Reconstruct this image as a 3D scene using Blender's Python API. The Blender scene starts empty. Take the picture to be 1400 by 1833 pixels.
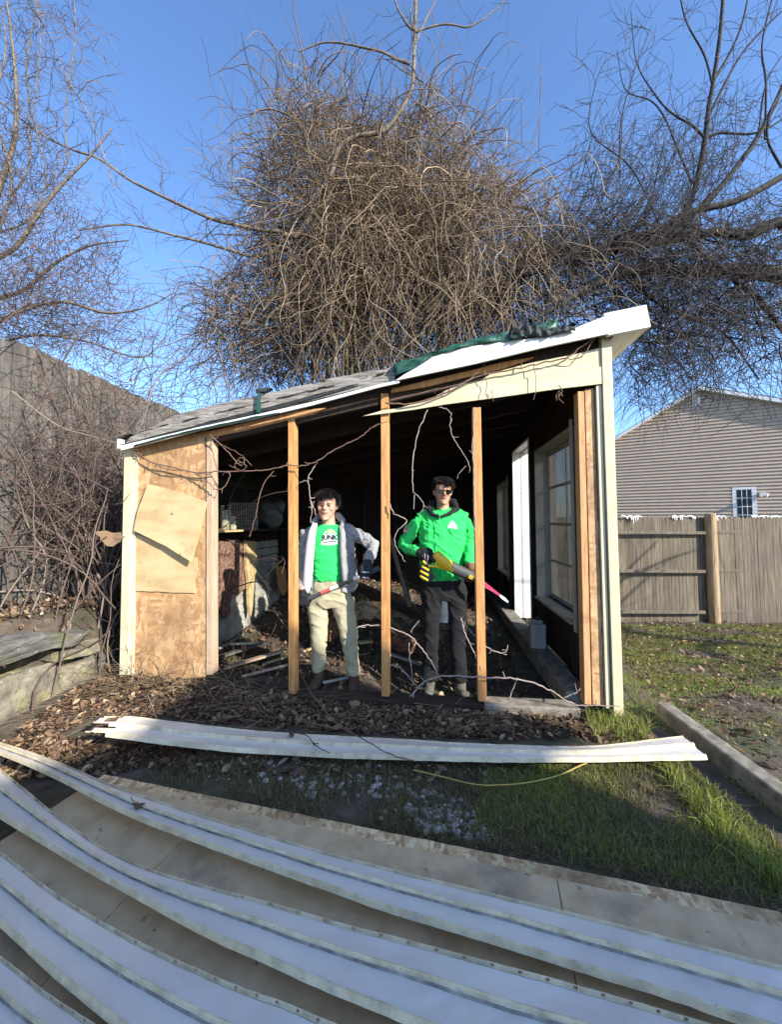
import bpy, math, random
import numpy as np
from mathutils import Vector, Matrix, noise as mnoise

random.seed(7)
rng = np.random.default_rng(7)
scene = bpy.context.scene
C = scene.collection
R = math.radians

# ------------------------------------------------------------------ camera
CAM_H, FPX, HORIZON, PITCH = 1.36, 700.0, 935.0, R(3.0)
PCY = HORIZON - FPX * math.tan(PITCH)
cam_data = bpy.data.cameras.new('camera')
cam = bpy.data.objects.new('camera', cam_data)
C.objects.link(cam)
cam.location = (0, 0, CAM_H)
cam.rotation_euler = (R(90) + PITCH, 0, 0)
cam_data.sensor_fit = 'VERTICAL'
cam_data.sensor_height = 32.0
cam_data.lens = FPX / 1833.0 * 32.0
cam_data.shift_y = (PCY - 916.5) / 1833.0
cam_data.clip_start = 0.02
cam_data.clip_end = 800
scene.camera = cam

# ------------------------------------------------------------------ sky, sun, exposure
SUN_EL, SUN_AZ = R(26.0), R(49.0)          # azimuth: to the right of straight behind the camera
SUN_DIR = Vector((math.sin(SUN_AZ) * math.cos(SUN_EL), -math.cos(SUN_AZ) * math.cos(SUN_EL), math.sin(SUN_EL)))
world = bpy.data.worlds.new('World')
scene.world = world
world.use_nodes = True
wn = world.node_tree
for n in list(wn.nodes): wn.nodes.remove(n)
sky = wn.nodes.new('ShaderNodeTexSky')
sky.sky_type = 'NISHITA'
sky.sun_disc = False
sky.sun_elevation = SUN_EL
sky.sun_rotation = R(180) - SUN_AZ
sky.altitude = 1200
sky.air_density = 1.0
sky.dust_density = 1.5
sky.ozone_density = 5.5
bg = wn.nodes.new('ShaderNodeBackground')
bg.inputs['Strength'].default_value = 0.15
wo = wn.nodes.new('ShaderNodeOutputWorld')
wn.links.new(sky.outputs[0], bg.inputs[0])
wn.links.new(bg.outputs[0], wo.inputs[0])
sun_data = bpy.data.lights.new('sun', 'SUN')
sun_data.energy = 3.6
sun_data.angle = R(0.5)
sun_data.color = (1.0, 0.95, 0.86)
sun = bpy.data.objects.new('sun', sun_data)
C.objects.link(sun)
sun.rotation_euler = SUN_DIR.to_track_quat('Z', 'Y').to_euler()
sun.location = SUN_DIR * 30
scene.view_settings.view_transform = 'Standard'
scene.view_settings.look = 'None'
scene.view_settings.exposure = 1.42
scene.view_settings.gamma = 1.0
scene.render.engine = 'CYCLES'

# ------------------------------------------------------------------ measuring helpers
def ray(px, py):
    dx, dz = (px - 700.0) / FPX, (PCY - py) / FPX
    c, s = math.cos(PITCH), math.sin(PITCH)
    return Vector((dx, c - dz * s, s + dz * c))
def at(px, py, Y):
    d = ray(px, py); return Vector((0, 0, CAM_H)) + d * (Y / d.y)
def gr(px, py, z=0.0):
    d = ray(px, py); return Vector((0, 0, CAM_H)) + d * ((z - CAM_H) / d.z)
YAW = math.atan(75.0 / 700.0)
O = gr(1104, 1280)
SX = Vector((math.cos(YAW), -math.sin(YAW), 0))
SY = Vector((math.sin(YAW), math.cos(YAW), 0))
def toloc(p):
    q = p - O; return Vector((q.dot(SX), q.dot(SY), q.z))
def toworld(p):
    return O + SX * p[0] + SY * p[1] + Vector((0, 0, p[2]))
def pf(px, py, t=0.0):                      # ray meets the shed plane y_local = t
    o = toloc(Vector((0, 0, CAM_H))); d = ray(px, py)
    dl = Vector((d.dot(SX), d.dot(SY), d.z)); k = (t - o.y) / dl.y
    return o + dl * k
def ps(px, py, s=0.0):                      # ray meets the shed plane x_local = s
    o = toloc(Vector((0, 0, CAM_H))); d = ray(px, py)
    dl = Vector((d.dot(SX), d.dot(SY), d.z)); k = (s - o.x) / dl.x
    return o + dl * k

# ------------------------------------------------------------------ materials
def nodes_of(name):
    m = bpy.data.materials.new(name); m.use_nodes = True
    nt = m.node_tree
    return m, nt, nt.nodes['Principled BSDF']
def ramp(nt, fac, cols, pos=None):
    r = nt.nodes.new('ShaderNodeValToRGB')
    els = r.color_ramp.elements
    n = len(cols)
    pos = pos or [0.3 + 0.4 * i / max(1, n - 1) for i in range(n)]
    while len(els) < n: els.new(0.5)
    for e, c, p in zip(els, cols, pos):
        e.position = p; e.color = (c[0], c[1], c[2], 1)
    nt.links.new(fac, r.inputs[0])
    return r.outputs[0]
def coords(nt, scale=(1, 1, 1), rot=(0, 0, 0), src='Object'):
    tc = nt.nodes.new('ShaderNodeTexCoord'); mp = nt.nodes.new('ShaderNodeMapping')
    mp.inputs['Scale'].default_value = scale; mp.inputs['Rotation'].default_value = rot
    nt.links.new(tc.outputs[src], mp.inputs['Vector'])
    return mp.outputs[0]
def noise(nt, vec, scale, detail=4, rough=0.6, dist=0.0):
    n = nt.nodes.new('ShaderNodeTexNoise')
    n.inputs['Scale'].default_value = scale; n.inputs['Detail'].default_value = detail
    n.inputs['Roughness'].default_value = rough; n.inputs['Distortion'].default_value = dist
    nt.links.new(vec, n.inputs['Vector'])
    return n.outputs['Fac']
def mix(nt, fac, a, b, mode='MIX'):
    m = nt.nodes.new('ShaderNodeMix'); m.data_type = 'RGBA'; m.blend_type = mode
    for sock, v in ((m.inputs[0], fac), (m.inputs[6], a), (m.inputs[7], b)):
        if isinstance(v, (int, float)): sock.default_value = v
        elif isinstance(v, tuple): sock.default_value = (v[0], v[1], v[2], 1)
        else: nt.links.new(v, sock)
    return m.outputs[2]
def bump(nt, bsdf, h, strength=0.4, dist=0.005):
    b = nt.nodes.new('ShaderNodeBump'); b.inputs['Strength'].default_value = strength
    b.inputs['Distance'].default_value = dist
    nt.links.new(h, b.inputs['Height']); nt.links.new(b.outputs[0], bsdf.inputs['Normal'])
def thresh(nt, val, a, b):
    mr = nt.nodes.new('ShaderNodeMapRange'); mr.inputs[1].default_value = a; mr.inputs[2].default_value = b
    nt.links.new(val, mr.inputs[0]); return mr.outputs[0]

def mat_noise(name, cols, scale=8, rough=0.8, stretch=(1, 1, 1), bs=0.3, bd=0.004, detail=5, pos=None, spots=None, metallic=0.0, src='Object', dist=0.0):
    m, nt, b = nodes_of(name)
    v = coords(nt, stretch, src=src)
    f = noise(nt, v, scale, detail, 0.62, dist)
    col = ramp(nt, f, cols, pos)
    if spots:                                # (colour, scale, low, high)
        for sc, ss, lo, hi in spots:
            v2 = coords(nt, (1, 1, 1), src=src)
            col = mix(nt, thresh(nt, noise(nt, v2, ss, 4, 0.6), lo, hi), col, sc)
    nt.links.new(col, b.inputs['Base Color'])
    b.inputs['Roughness'].default_value = rough
    b.inputs['Metallic'].default_value = metallic
    if bs: bump(nt, b, f, bs, bd)
    return m
def mat_island(name, cols, rough=0.8, extra=0.0, spec=0.3):
    m, nt, b = nodes_of(name)
    g = nt.nodes.new('ShaderNodeNewGeometry')
    n = len(cols)
    col = ramp(nt, g.outputs['Random Per Island'], cols, [i / max(1, n - 1) for i in range(n)])
    nt.links.new(col, b.inputs['Base Color'])
    b.inputs['Roughness'].default_value = rough
    b.inputs['Specular IOR Level'].default_value = spec
    if extra:
        tr = nt.nodes.new('ShaderNodeBsdfTranslucent'); nt.links.new(col, tr.inputs[0])
        ms = nt.nodes.new('ShaderNodeMixShader'); ms.inputs[0].default_value = extra
        out = nt.nodes['Material Output']
        nt.links.new(b.outputs[0], ms.inputs[1]); nt.links.new(tr.outputs[0], ms.inputs[2]); nt.links.new(ms.outputs[0], out.inputs[0])
    return m
def mat_osb(name, cols, scale=14):
    m, nt, b = nodes_of(name)
    def chips(rot, st):
        v = coords(nt, st, rot)
        n = nt.nodes.new('ShaderNodeTexNoise'); n.inputs['Scale'].default_value = 6
        nt.links.new(v, n.inputs['Vector'])
        mx = nt.nodes.new('ShaderNodeVectorMath'); mx.operation = 'MULTIPLY_ADD'
        mx.inputs[1].default_value = (0.12, 0.12, 0.12)
        nt.links.new(n.outputs['Color'], mx.inputs[0]); nt.links.new(v, mx.inputs[2])
        vo = nt.nodes.new('ShaderNodeTexVoronoi'); vo.inputs['Scale'].default_value = scale
        nt.links.new(mx.outputs[0], vo.inputs['Vector'])
        sp = nt.nodes.new('ShaderNodeSeparateColor'); nt.links.new(vo.outputs['Color'], sp.inputs[0])
        return sp
    a = chips((0.5, 0.9, 0.6), (1, 0.45, 0.4)); c = chips((1.9, -0.7, -0.5), (0.45, 1, 0.9))
    f = mix(nt, thresh(nt, a.outputs[1], 0.45, 0.55), a.outputs[0], c.outputs[0])
    sep = nt.nodes.new('ShaderNodeSeparateColor'); nt.links.new(f, sep.inputs[0])
    col = ramp(nt, sep.outputs[0], cols, [i / (len(cols) - 1) for i in range(len(cols))])
    big = noise(nt, coords(nt), 2.2, 5, 0.65)
    col = mix(nt, thresh(nt, big, 0.45, 0.75), col, tuple(x * 0.55 for x in cols[0]))
    nt.links.new(col, b.inputs['Base Color']); b.inputs['Roughness'].default_value = 0.75
    bump(nt, b, sep.outputs[0], 0.25, 0.002)
    return m
def flat(name, c, rough=0.6, metallic=0.0, spec=0.5):
    m, nt, b = nodes_of(name)
    f = noise(nt, coords(nt), 25, 3)
    col = ramp(nt, f, [tuple(x * 0.86 for x in c), c])
    nt.links.new(col, b.inputs['Base Color'])
    b.inputs['Roughness'].default_value = rough; b.inputs['Metallic'].default_value = metallic
    b.inputs['Specular IOR Level'].default_value = spec
    return m

M = {}
M['stud'] = mat_noise('new_lumber', [(.34, .14, .042), (.50, .24, .075), (.60, .34, .13)], 5, .7, (9, 9, .8), .25, .002, spots=[((.36, .15, .05), 3.2, .58, .72), ((.16, .07, .025), 15, .70, .74), ((.26, .20, .15), 5.5, .66, .80)])
M['stud_cool'] = mat_noise('old_lumber', [(.40, .19, .08), (.54, .28, .12), (.62, .36, .17)], 5, .75, (9, 9, .8), .25, .002, spots=[((.25, .12, .05), 3.2, .56, .72)])
M['stud_grey'] = mat_noise('browned_lumber', [(.33, .22, .15), (.46, .32, .21), (.56, .42, .30)], 5, .75, (9, 9, .8), .25, .002)
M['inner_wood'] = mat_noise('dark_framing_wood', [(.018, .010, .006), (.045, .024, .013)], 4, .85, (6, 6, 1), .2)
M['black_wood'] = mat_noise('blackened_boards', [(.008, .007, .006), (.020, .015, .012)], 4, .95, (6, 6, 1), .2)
M['cream'] = mat_noise('cream_paint', [(.50, .43, .27), (.60, .53, .35), (.64, .58, .40)], 3, .65, (1, 1, 1), .12, .003, spots=[((.33, .27, .18), 38, .66, .72), ((.50, .44, .30), 4.0, .62, .80)])
M['cream_board'] = mat_noise('cream_siding_paint', [(.52, .44, .26), (.58, .50, .31), (.62, .55, .36)], 3, .65, (1, 1, 4), .1, .003, spots=[((.50, .42, .28), 7.0, .63, .80)])
M['white_trim'] = mat_noise('white_trim_paint', [(.66, .65, .61), (.74, .73, .70)], 4, .45, (1, 1, 1), .05, spots=[((.45, .44, .40), 6, .68, .80)])
M['grey_board'] = mat_noise('weathered_grey_board', [(.09, .078, .065), (.24, .215, .185), (.38, .345, .30)], 6, .9, (1.2, 1, 9), .8, .012, spots=[((.10, .09, .08), 14, .60, .68)])
M['osb'] = mat_osb('strand_board', [(.36, .19, .085), (.46, .26, .115), (.52, .32, .15), (.57, .385, .20)], 38)
M['osb_edge'] = mat_osb('strand_board_edge', [(.34, .20, .09), (.54, .36, .18), (.66, .48, .26), (.76, .60, .36)], 60)
M['ply'] = mat_noise('plywood', [(.40, .27, .12), (.52, .38, .19), (.58, .45, .25)], 2.5, .75, (1, 1, 3), .15, .002, spots=[((.34, .24, .13), 5, .58, .74), ((.16, .12, .08), 9, .70, .76)])
M['vinyl'] = mat_noise('white_vinyl', [(.52, .475, .415), (.64, .59, .525), (.71, .66, .59)], 2.0, .38, (1, 1, 1), .05, .001, spots=[((.34, .34, .35), 130, .70, .74), ((.58, .58, .57), 14, .60, .85), ((.20, .20, .21), 75, .745, .77)])
M['vinyl_cream'] = mat_noise('dirty_vinyl_ridge', [(.40, .32, .19), (.60, .50, .32), (.74, .63, .43)], 14, .5, (1, 1, 1), .1, .001, spots=[((.22, .20, .17), 110, .64, .70), ((.40, .36, .28), 18, .58, .75)])
M['grime'] = mat_noise('grime_line', [(.10, .09, .07), (.24, .22, .18), (.42, .38, .31)], 22, .7, (1, 1, 1), .2, .001)
M['hardboard'] = mat_noise('tan_hardboard', [(.42, .30, .165), (.51, .375, .215), (.58, .44, .27)], 9, .8, (1, 1, 1), .2, .002, spots=[((.13, .11, .085), 28, .66, .74), ((.18, .15, .11), 3.5, .55, .78)])
M['fence_grey'] = mat_noise('weathered_fence_wood', [(.065, .057, .047), (.135, .12, .10), (.21, .19, .163)], 3.5, .9, (7, 7, .9), .5, .005, spots=[((.10, .09, .07), 3, .58, .8)])
M['fence_brown'] = mat_noise('brown_fence_wood', [(.075, .058, .038), (.15, .12, .082), (.235, .195, .14)], 3, .9, (12, 12, .8), .5, .004, spots=[((.12, .095, .08), 1.5, .5, .8)])
M['post'] = mat_noise('round_post_wood', [(.20, .13, .07), (.32, .22, .12), (.40, .29, .18)], 4, .85, (6, 6, .8), .4)
M['timber'] = mat_noise('landscape_timber', [(.09, .078, .058), (.20, .175, .135), (.30, .27, .215)], 4, .9, (3, 3, 3), .6, .006)
M['siding_house'] = mat_noise('taupe_siding', [(.38, .285, .205), (.43, .33, .24)], 3, .6, (1, 1, 1), .05)
M['rock'] = mat_noise('mossy_stone', [(.07, .062, .045), (.20, .175, .125), (.34, .305, .23)], 7, .92, (1, 1, 1), 1.0, .05, detail=8, spots=[((.24, .22, .07), 3.6, .46, .60), ((.10, .14, .02), 6.5, .58, .64), ((.38, .36, .31), 26, .64, .72), ((.05, .045, .035), 15, .66, .72)])
M['rock_slab'] = mat_noise('grey_ledge_stone', [(.055, .05, .043), (.15, .14, .12), (.27, .255, .225)], 6, .92, (1, 1, 5), 1.0, .06, detail=8, spots=[((.13, .15, .04), 3.0, .52, .68), ((.34, .32, .27), 22, .63, .72)])
M['moss'] = mat_noise('moss', [(.10, .15, .02), (.22, .30, .04)], 40, .95, (1, 1, 1), .8, .01)
M['soil'] = mat_noise('soil', [(.035, .026, .018), (.080, .060, .042), (.13, .10, .072)], 9, .95, (1, 1, 1), .9, .02, detail=9, spots=[((.055, .062, .022), 1.6, .48, .62), ((.16, .13, .10), 34, .66, .70)])
M['leaf'] = mat_island('dry_leaves', [(.03, .019, .012), (.11, .06, .033), (.22, .13, .068), (.06, .036, .023), (.34, .22, .125), (.14, .085, .05), (.035, .024, .018), (.44, .32, .20), (.08, .046, .03)], .75, .15)
M['leaf_dark'] = mat_island('old_leaves', [(.028, .018, .012), (.07, .042, .028), (.12, .072, .046), (.05, .033, .024), (.18, .12, .08)], .8, .1)
M['leaf_red'] = mat_island('reddish_leaves', [(.16, .05, .035), (.26, .10, .06), (.35, .20, .12), (.20, .07, .05)], .75, .3)
M['grass'] = mat_island('grass_blades', [(.08, .12, .015), (.17, .24, .026), (.27, .33, .045), (.33, .31, .10), (.14, .20, .025), (.40, .35, .16)], .6, .3)
M['grass_dry'] = mat_island('dry_grass_blades', [(.16, .125, .06), (.07, .085, .022), (.24, .19, .10), (.10, .11, .03), (.32, .26, .15), (.06, .05, .03)], .7, .2)
M['pebble'] = mat_island('pale_pebbles', [(.18, .16, .13), (.33, .30, .25), (.50, .47, .42), (.21, .18, .15), (.40, .36, .31)], .75)
M['bark'] = mat_noise('grey_bark', [(.06, .047, .036), (.14, .112, .082), (.23, .19, .14)], 9, .9, (1, 1, 1), .5, .01)
M['bark_dark'] = mat_noise('dark_bark', [(.009, .008, .007), (.020, .017, .015), (.042, .035, .030)], 9, .9, (1, 1, 1), .5, .01)
M['vine'] = mat_island('vine_stems', [(.045, .030, .020), (.20, .145, .09), (.09, .06, .042), (.38, .29, .185), (.13, .09, .06), (.26, .19, .12), (.06, .042, .03)], .85)
M['house_white'] = mat_noise('pale_house_wall', [(.74, .72, .68), (.80, .78, .74)], 3, .7)
M['twig'] = mat_island('brown_twigs', [(.06, .042, .034), (.14, .10, .08), (.09, .062, .05), (.24, .185, .145)], .85)
M['twig_dark'] = mat_island('dark_twigs', [(.020, .016, .015), (.05, .039, .035), (.09, .072, .062), (.035, .028, .026), (.15, .12, .10)], .85)
M['shed_vine'] = mat_noise('pale_vine_stem', [(.22, .165, .14), (.36, .29, .25)], 30, .85)
M['brown_stem'] = mat_noise('brown_vine_stem', [(.12, .065, .045), (.22, .13, .09)], 30, .85)
M['tarp'] = mat_noise('green_tarp', [(.006, .035, .023), (.014, .075, .048), (.03, .12, .08)], 8, .4, (1, 1, 1), .8, .02)
M['tarp_black'] = mat_noise('black_felt', [(.010, .012, .011), (.03, .034, .032)], 12, .7, (1, 1, 1), .8, .02)
def per_board(m, lo=.62):
    nt = m.node_tree; b = nt.nodes['Principled BSDF']; l = b.inputs['Base Color'].links[0].from_socket
    g = nt.nodes.new('ShaderNodeNewGeometry'); v = ramp(nt, g.outputs['Random Per Island'], [(lo, lo, lo), (1, 1, 1), (.82, .80, .76)], [0, .6, 1])
    nt.links.new(mix(nt, 1.0, l, v, 'MULTIPLY'), b.inputs['Base Color'])
per_board(M['fence_grey']); per_board(M['fence_brown'], .7); per_board(M['grey_board'], .8)
# ------------------------------------------------------------------ mesh helpers
class MB:
    def __init__(s): s.v = []; s.f = []; s.mi = []
    def add(s, vs, fs, mi=0):
        b = len(s.v); s.v.extend([tuple(p) for p in vs]); s.f.extend([tuple(i + b for i in f) for f in fs]); s.mi.extend([mi] * len(fs)); return s
    def box(s, x0, x1, y0, y1, z0, z1, mi=0, mat=None):
        vs = [Vector((x, y, z)) for z in (z0, z1) for y in (y0, y1) for x in (x0, x1)]
        if mat: vs = [mat @ v for v in vs]
        return s.add(vs, [(0, 2, 3, 1), (4, 5, 7, 6), (0, 1, 5, 4), (2, 6, 7, 3), (0, 4, 6, 2), (1, 3, 7, 5)], mi)
    def prism(s, pts, off, mi=0):
        n = len(pts); off = Vector(off)
        vs = [Vector(p) for p in pts] + [Vector(p) + off for p in pts]
        fs = [tuple(range(n)), tuple(range(2 * n - 1, n - 1, -1))]
        fs += [(i, i + n, (i + 1) % n + n, (i + 1) % n) for i in range(n)]
        return s.add(vs, fs, mi)
    def bar(s, a, b, w, h, mi=0, up=(0, 0, 1)):
        a, b = Vector(a), Vector(b); d = (b - a).normalized(); u = Vector(up)
        x = d.cross(u).normalized(); y = x.cross(d)
        vs = [p + x * sx * w / 2 + y * sy * h / 2 for p in (a, b) for sx, sy in ((-1, -1), (1, -1), (1, 1), (-1, 1))]
        return s.add(vs, [(3, 2, 1, 0), (4, 5, 6, 7), (0, 1, 5, 4), (1, 2, 6, 5), (2, 3, 7, 6), (3, 0, 4, 7)], mi)
    def tube(s, pts, rad, sides=8, mi=0, caps=True, flat=None):
        pts = [Vector(p) for p in pts]; n = len(pts)
        if isinstance(rad, (int, float)): rad = [rad] * n
        vs = []; ref = None
        for i, p in enumerate(pts):
            d = (pts[min(i + 1, n - 1)] - pts[max(i - 1, 0)]).normalized()
            if ref is None:
                ref = Vector((0, 0, 1)) if abs(d.z) < .9 else Vector((0, 1, 0))
            x = ref.cross(d)
            x = x.normalized() if x.length > 1e-6 else Vector((1, 0, 0))
            y = d.cross(x); ref = y
            r = rad[i]; ra, rb = (r if isinstance(r, tuple) else (r, r))
            for k in range(sides):
                a = 2 * math.pi * k / sides
                vs.append(p + x * math.cos(a) * ra + y * math.sin(a) * rb)
        fs = [(i * sides + k, i * sides + (k + 1) % sides, (i + 1) * sides + (k + 1) % sides, (i + 1) * sides + k) for i in range(n - 1) for k in range(sides)]
        if caps: fs += [tuple(range(sides - 1, -1, -1)), tuple((n - 1) * sides + k for k in range(sides))]
        return s.add(vs, fs, mi)
    def lathe(s, prof, cx=0, cy=0, sides=16, mi=0):
        vs = [(cx + r * math.cos(2 * math.pi * k / sides), cy + r * math.sin(2 * math.pi * k / sides), z) for r, z in prof for k in range(sides)]
        n = len(prof)
        fs = [(i * sides + k, i * sides + (k + 1) % sides, (i + 1) * sides + (k + 1) % sides, (i + 1) * sides + k) for i in range(n - 1) for k in range(sides)]
        fs += [tuple(range(sides - 1, -1, -1)), tuple((n - 1) * sides + k for k in range(sides))]
        return s.add(vs, fs, mi)
    def ell(s, c, r, mi=0, nu=16, nv=10, mat=None):
        c = Vector(c); vs = []; 
        for j in range(nv + 1):
            th = math.pi * j / nv
            for i in range(nu):
                a = 2 * math.pi * i / nu
                p = Vector((r[0] * math.sin(th) * math.cos(a), r[1] * math.sin(th) * math.sin(a), r[2] * math.cos(th)))
                if mat: p = mat @ p
                vs.append(c + p)
        fs = [(j * nu + i, (j + 1) * nu + i, (j + 1) * nu + (i + 1) % nu, j * nu + (i + 1) % nu) for j in range(nv) for i in range(nu)]
        return s.add(vs, fs, mi)
    def build(s, name, mats, parent=None, smooth=False, bevel=0.0, jitter=0.0):
        if jitter:
            s.v = [tuple(Vector(p) + mnoise.noise_vector(Vector(p) * 9.0) * jitter) for p in s.v]
        me = bpy.data.meshes.new(name); me.from_pydata(s.v, [], s.f)
        if not isinstance(mats, (list, tuple)): mats = [mats]
        for m in mats: me.materials.append(m)
        if len(mats) > 1: me.polygons.foreach_set('material_index', s.mi)
        if smooth: me.polygons.foreach_set('use_smooth', [True] * len(me.polygons))
        me.update(); me.validate()
        o = bpy.data.objects.new(name, me); C.objects.link(o)
        if parent: o.parent = parent
        if bevel:
            bv = o.modifiers.new('bevel', 'BEVEL'); bv.width = bevel; bv.segments = 2; bv.limit_method = 'ANGLE'
        return o
def fast_mesh(name, verts, faces, mats, parent=None, mi=None, smooth=False):
    """verts (n,3) array, faces (m,k) array with equal corner counts"""
    me = bpy.data.meshes.new(name)
    nf, k = faces.shape
    me.vertices.add(len(verts)); me.vertices.foreach_set('co', np.ascontiguousarray(verts, dtype=np.float32).ravel())
    me.loops.add(nf * k); me.loops.foreach_set('vertex_index', np.ascontiguousarray(faces, dtype=np.int32).ravel())
    me.polygons.add(nf); me.polygons.foreach_set('loop_start', np.arange(0, nf * k, k, dtype=np.int32))
    me.polygons.foreach_set('loop_total', np.full(nf, k, dtype=np.int32))
    for m in (mats if isinstance(mats, (list, tuple)) else [mats]): me.materials.append(m)
    if mi is not None: me.polygons.foreach_set('material_index', mi)
    if smooth: me.polygons.foreach_set('use_smooth', np.ones(nf, dtype=bool))
    me.update(calc_edges=True)
    o = bpy.data.objects.new(name, me); C.objects.link(o)
    if parent: o.parent = parent
    return o
def tubes_mesh(name, lines, mat, parent=None, sides=3, origin=(0, 0, 0)):
    """lines: list of (pts (n,3) array, r0, r1)"""
    V = []; F = []; base = 0
    ang = np.arange(sides) * 2 * np.pi / sides; ca, sa = np.cos(ang), np.sin(ang)
    for pts, r0, r1 in lines:
        n = len(pts)
        d = np.gradient(pts, axis=0); d /= np.linalg.norm(d, axis=1)[:, None] + 1e-9
        ref = np.array([0.31, 0.17, 0.93]) if abs(d[0, 2]) < .85 else np.array([0.9, 0.3, 0.1])
        x = np.cross(ref[None], d); x /= np.linalg.norm(x, axis=1)[:, None] + 1e-9
        y = np.cross(d, x)
        r = np.linspace(r0, r1, n)[:, None, None]
        ring = pts[:, None, :] + r * (ca[None, :, None] * x[:, None, :] + sa[None, :, None] * y[:, None, :])
        V.append(ring.reshape(-1, 3))
        i = np.arange(n - 1)[:, None] * sides; k = np.arange(sides)[None, :]; k2 = (k + 1) % sides
        F.append(np.stack([i + k, i + k2, i + sides + k2, i + sides + k], -1).reshape(-1, 4) + base)
        base += n * sides
    V = np.concatenate(V) - np.array(origin)[None]; F = np.concatenate(F)
    return fast_mesh(name, V, F, mat, parent, smooth=True)

def tag(o, label=None, cat=None, group=None, kind=None):
    if label: o['label'] = label
    if cat: o['category'] = cat
    if group: o['group'] = group
    if kind: o['kind'] = kind
    return o
def empty(name, loc=(0, 0, 0), rz=0.0):
    o = bpy.data.objects.new(name, None); C.objects.link(o)
    o.location = loc; o.rotation_euler = (0, 0, rz); o.empty_display_size = .2
    return o
def thing(name, label, cat, loc=(0, 0, 0), rz=0.0, group=None):
    return tag(empty(name, loc, rz), label, cat, group)
def copy_tree(o, parent=None):
    c = o.copy(); C.objects.link(c); c.parent = parent
    for ch in list(o.children): copy_tree(ch, c)
    return c
def rough_edge(a, b, n, amp, seed=0):
    a, b = Vector(a), Vector(b); out = []
    for i in range(n):
        t = i / n; p = a.lerp(b, t)
        nv = mnoise.noise_vector(Vector((i * .9 + seed, seed * 3.1, t * 7)))
        out.append(p + Vector((nv.x * amp, 0, nv.z * amp)))
    return out

# ------------------------------------------------------------------ terrain
WALL_A, WALL_B = gr(-40, 1330), gr(205, 1222)          # foot of the stone wall
_wd = (WALL_B - WALL_A).normalized()
W_SHED = -pf(228, 1205).x
def sm(a, b, x):
    t = min(1, max(0, (x - a) / (b - a))); return t * t * (3 - 2 * t)
def ground_z(x, y):
    # lawn falls away to the back on the right, bank behind the stone wall on the left
    z = 0.0
    right = sm(1.75, 2.3, x)
    z += -0.40 * sm(2.4, 7.0, y) * max(right, sm(7.2, 9, y))
    q = Vector((x, y, 0)) - WALL_A
    side = _wd.x * q.y - _wd.y * q.x                       # >0: left of the wall line
    along = q.dot(_wd)
    past = sm(0.0, 0.35, along - (WALL_B - WALL_A).length)
    z += 0.60 * sm(0.08 + past * .0, 0.30 + .35 * past, side) * (1 if along < 6 else 0)
    # leaf-covered rise at the shed's left corner and below the wall
    dx, dy = x + 2.05, y - 3.0
    z += 0.13 * math.exp(-(dx * dx / .5 + dy * dy / .22))
    ql = toloc(Vector((x, y, 0)))
    if -W_SHED < ql.x < 0 and 0 < ql.y < 6: z -= .35 * sm(.02, .16, ql.y) * sm(0, .1, -ql.x) * sm(0, .1, W_SHED + ql.x) * sm(0, .2, 6 - ql.y)
    z += 0.025 * mnoise.noise(Vector((x * 1.7, y * 1.7, 3.1))) + 0.008 * mnoise.noise(Vector((x * 7, y * 7, 1.1)))
    return z
gx = np.concatenate([np.linspace(-60, -6, 14), np.arange(-5.6, 9, .14), np.linspace(9.5, 80, 16)])
gy = np.concatenate([np.linspace(-40, -2, 10), np.arange(-1.0, 9, .14), np.linspace(9.5, 120, 16)])
V = []; F = []
for j, y in enumerate(gy):
    for i, x in enumerate(gx): V.append((x, y, ground_z(x, y)))
nx = len(gx)
for j in range(len(gy) - 1):
    for i in range(nx - 1): F.append((j * nx + i, j * nx + i + 1, (j + 1) * nx + i + 1, (j + 1) * nx + i))
g = fast_mesh('ground', np.array(V), np.array(F), M['soil'], smooth=True)
tag(g, kind='structure')

# ------------------------------------------------------------------ the house behind the photographer (it casts the shade)
def shade_pt(d, n, h=0):    # position from distance along the light (d) and across (n)
    a = SUN_AZ
    return Vector((-math.sin(a) * d + math.cos(a) * n, math.cos(a) * d + math.sin(a) * n, h))
K = 1 / math.tan(SUN_EL)
hb = thing('house', 'pale two storey house behind the photographer', 'house', shade_pt(-8, 0), SUN_AZ)
def hz(dshadow): return (dshadow + 8) / K
w = MB()
w.prism([(-2.2, 0, 0), (2.2, 0, 0), (2.2, 0, hz(1.9)), (1.80, 0, hz(3.25)), (.9, 0, hz(2.6)), (-2.2, 0, hz(2.6))], (0, -4, 0))
w.build('wall', M['house_white'], hb)  # unseen wall, kept near white to bounce light into the foreground
r = MB()
r.prism([(-2.5, .2, hz(2.5)), (.88, .2, hz(2.62)), (.88, .2, hz(2.74)), (-2.5, .2, hz(2.86))], (0, -4.4, 0))
r.prism([(.86, .3, hz(2.55)), (1.83, .3, hz(3.32)), (1.83, .3, hz(3.50)), (.80, .3, hz(2.68))], (0, -4.6, 0))
r.prism([(1.84, .3, hz(3.32)), (2.23, .3, hz(2.45)), (2.25, .3, hz(2.62)), (1.84, .3, hz(3.50))], (0, -4.6, 0))
r.prism([(2.21, .3, hz(.75)), (2.66, .3, hz(.55)), (2.72, .3, hz(.65)), (2.67, .3, hz(1.55)), (2.25, .3, hz(2.60)), (2.21, .3, hz(2.55))], (0, -.12, 0))  # thin unseen hood, added to shape the shade edge and sunny grass strip
r.build('roof', M['tarp_black'], hb)
dw = MB().box(-2.2, -1.2, .0, .05, 0, 2.05); dw.build('door', M['white_trim'], hb)

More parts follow.
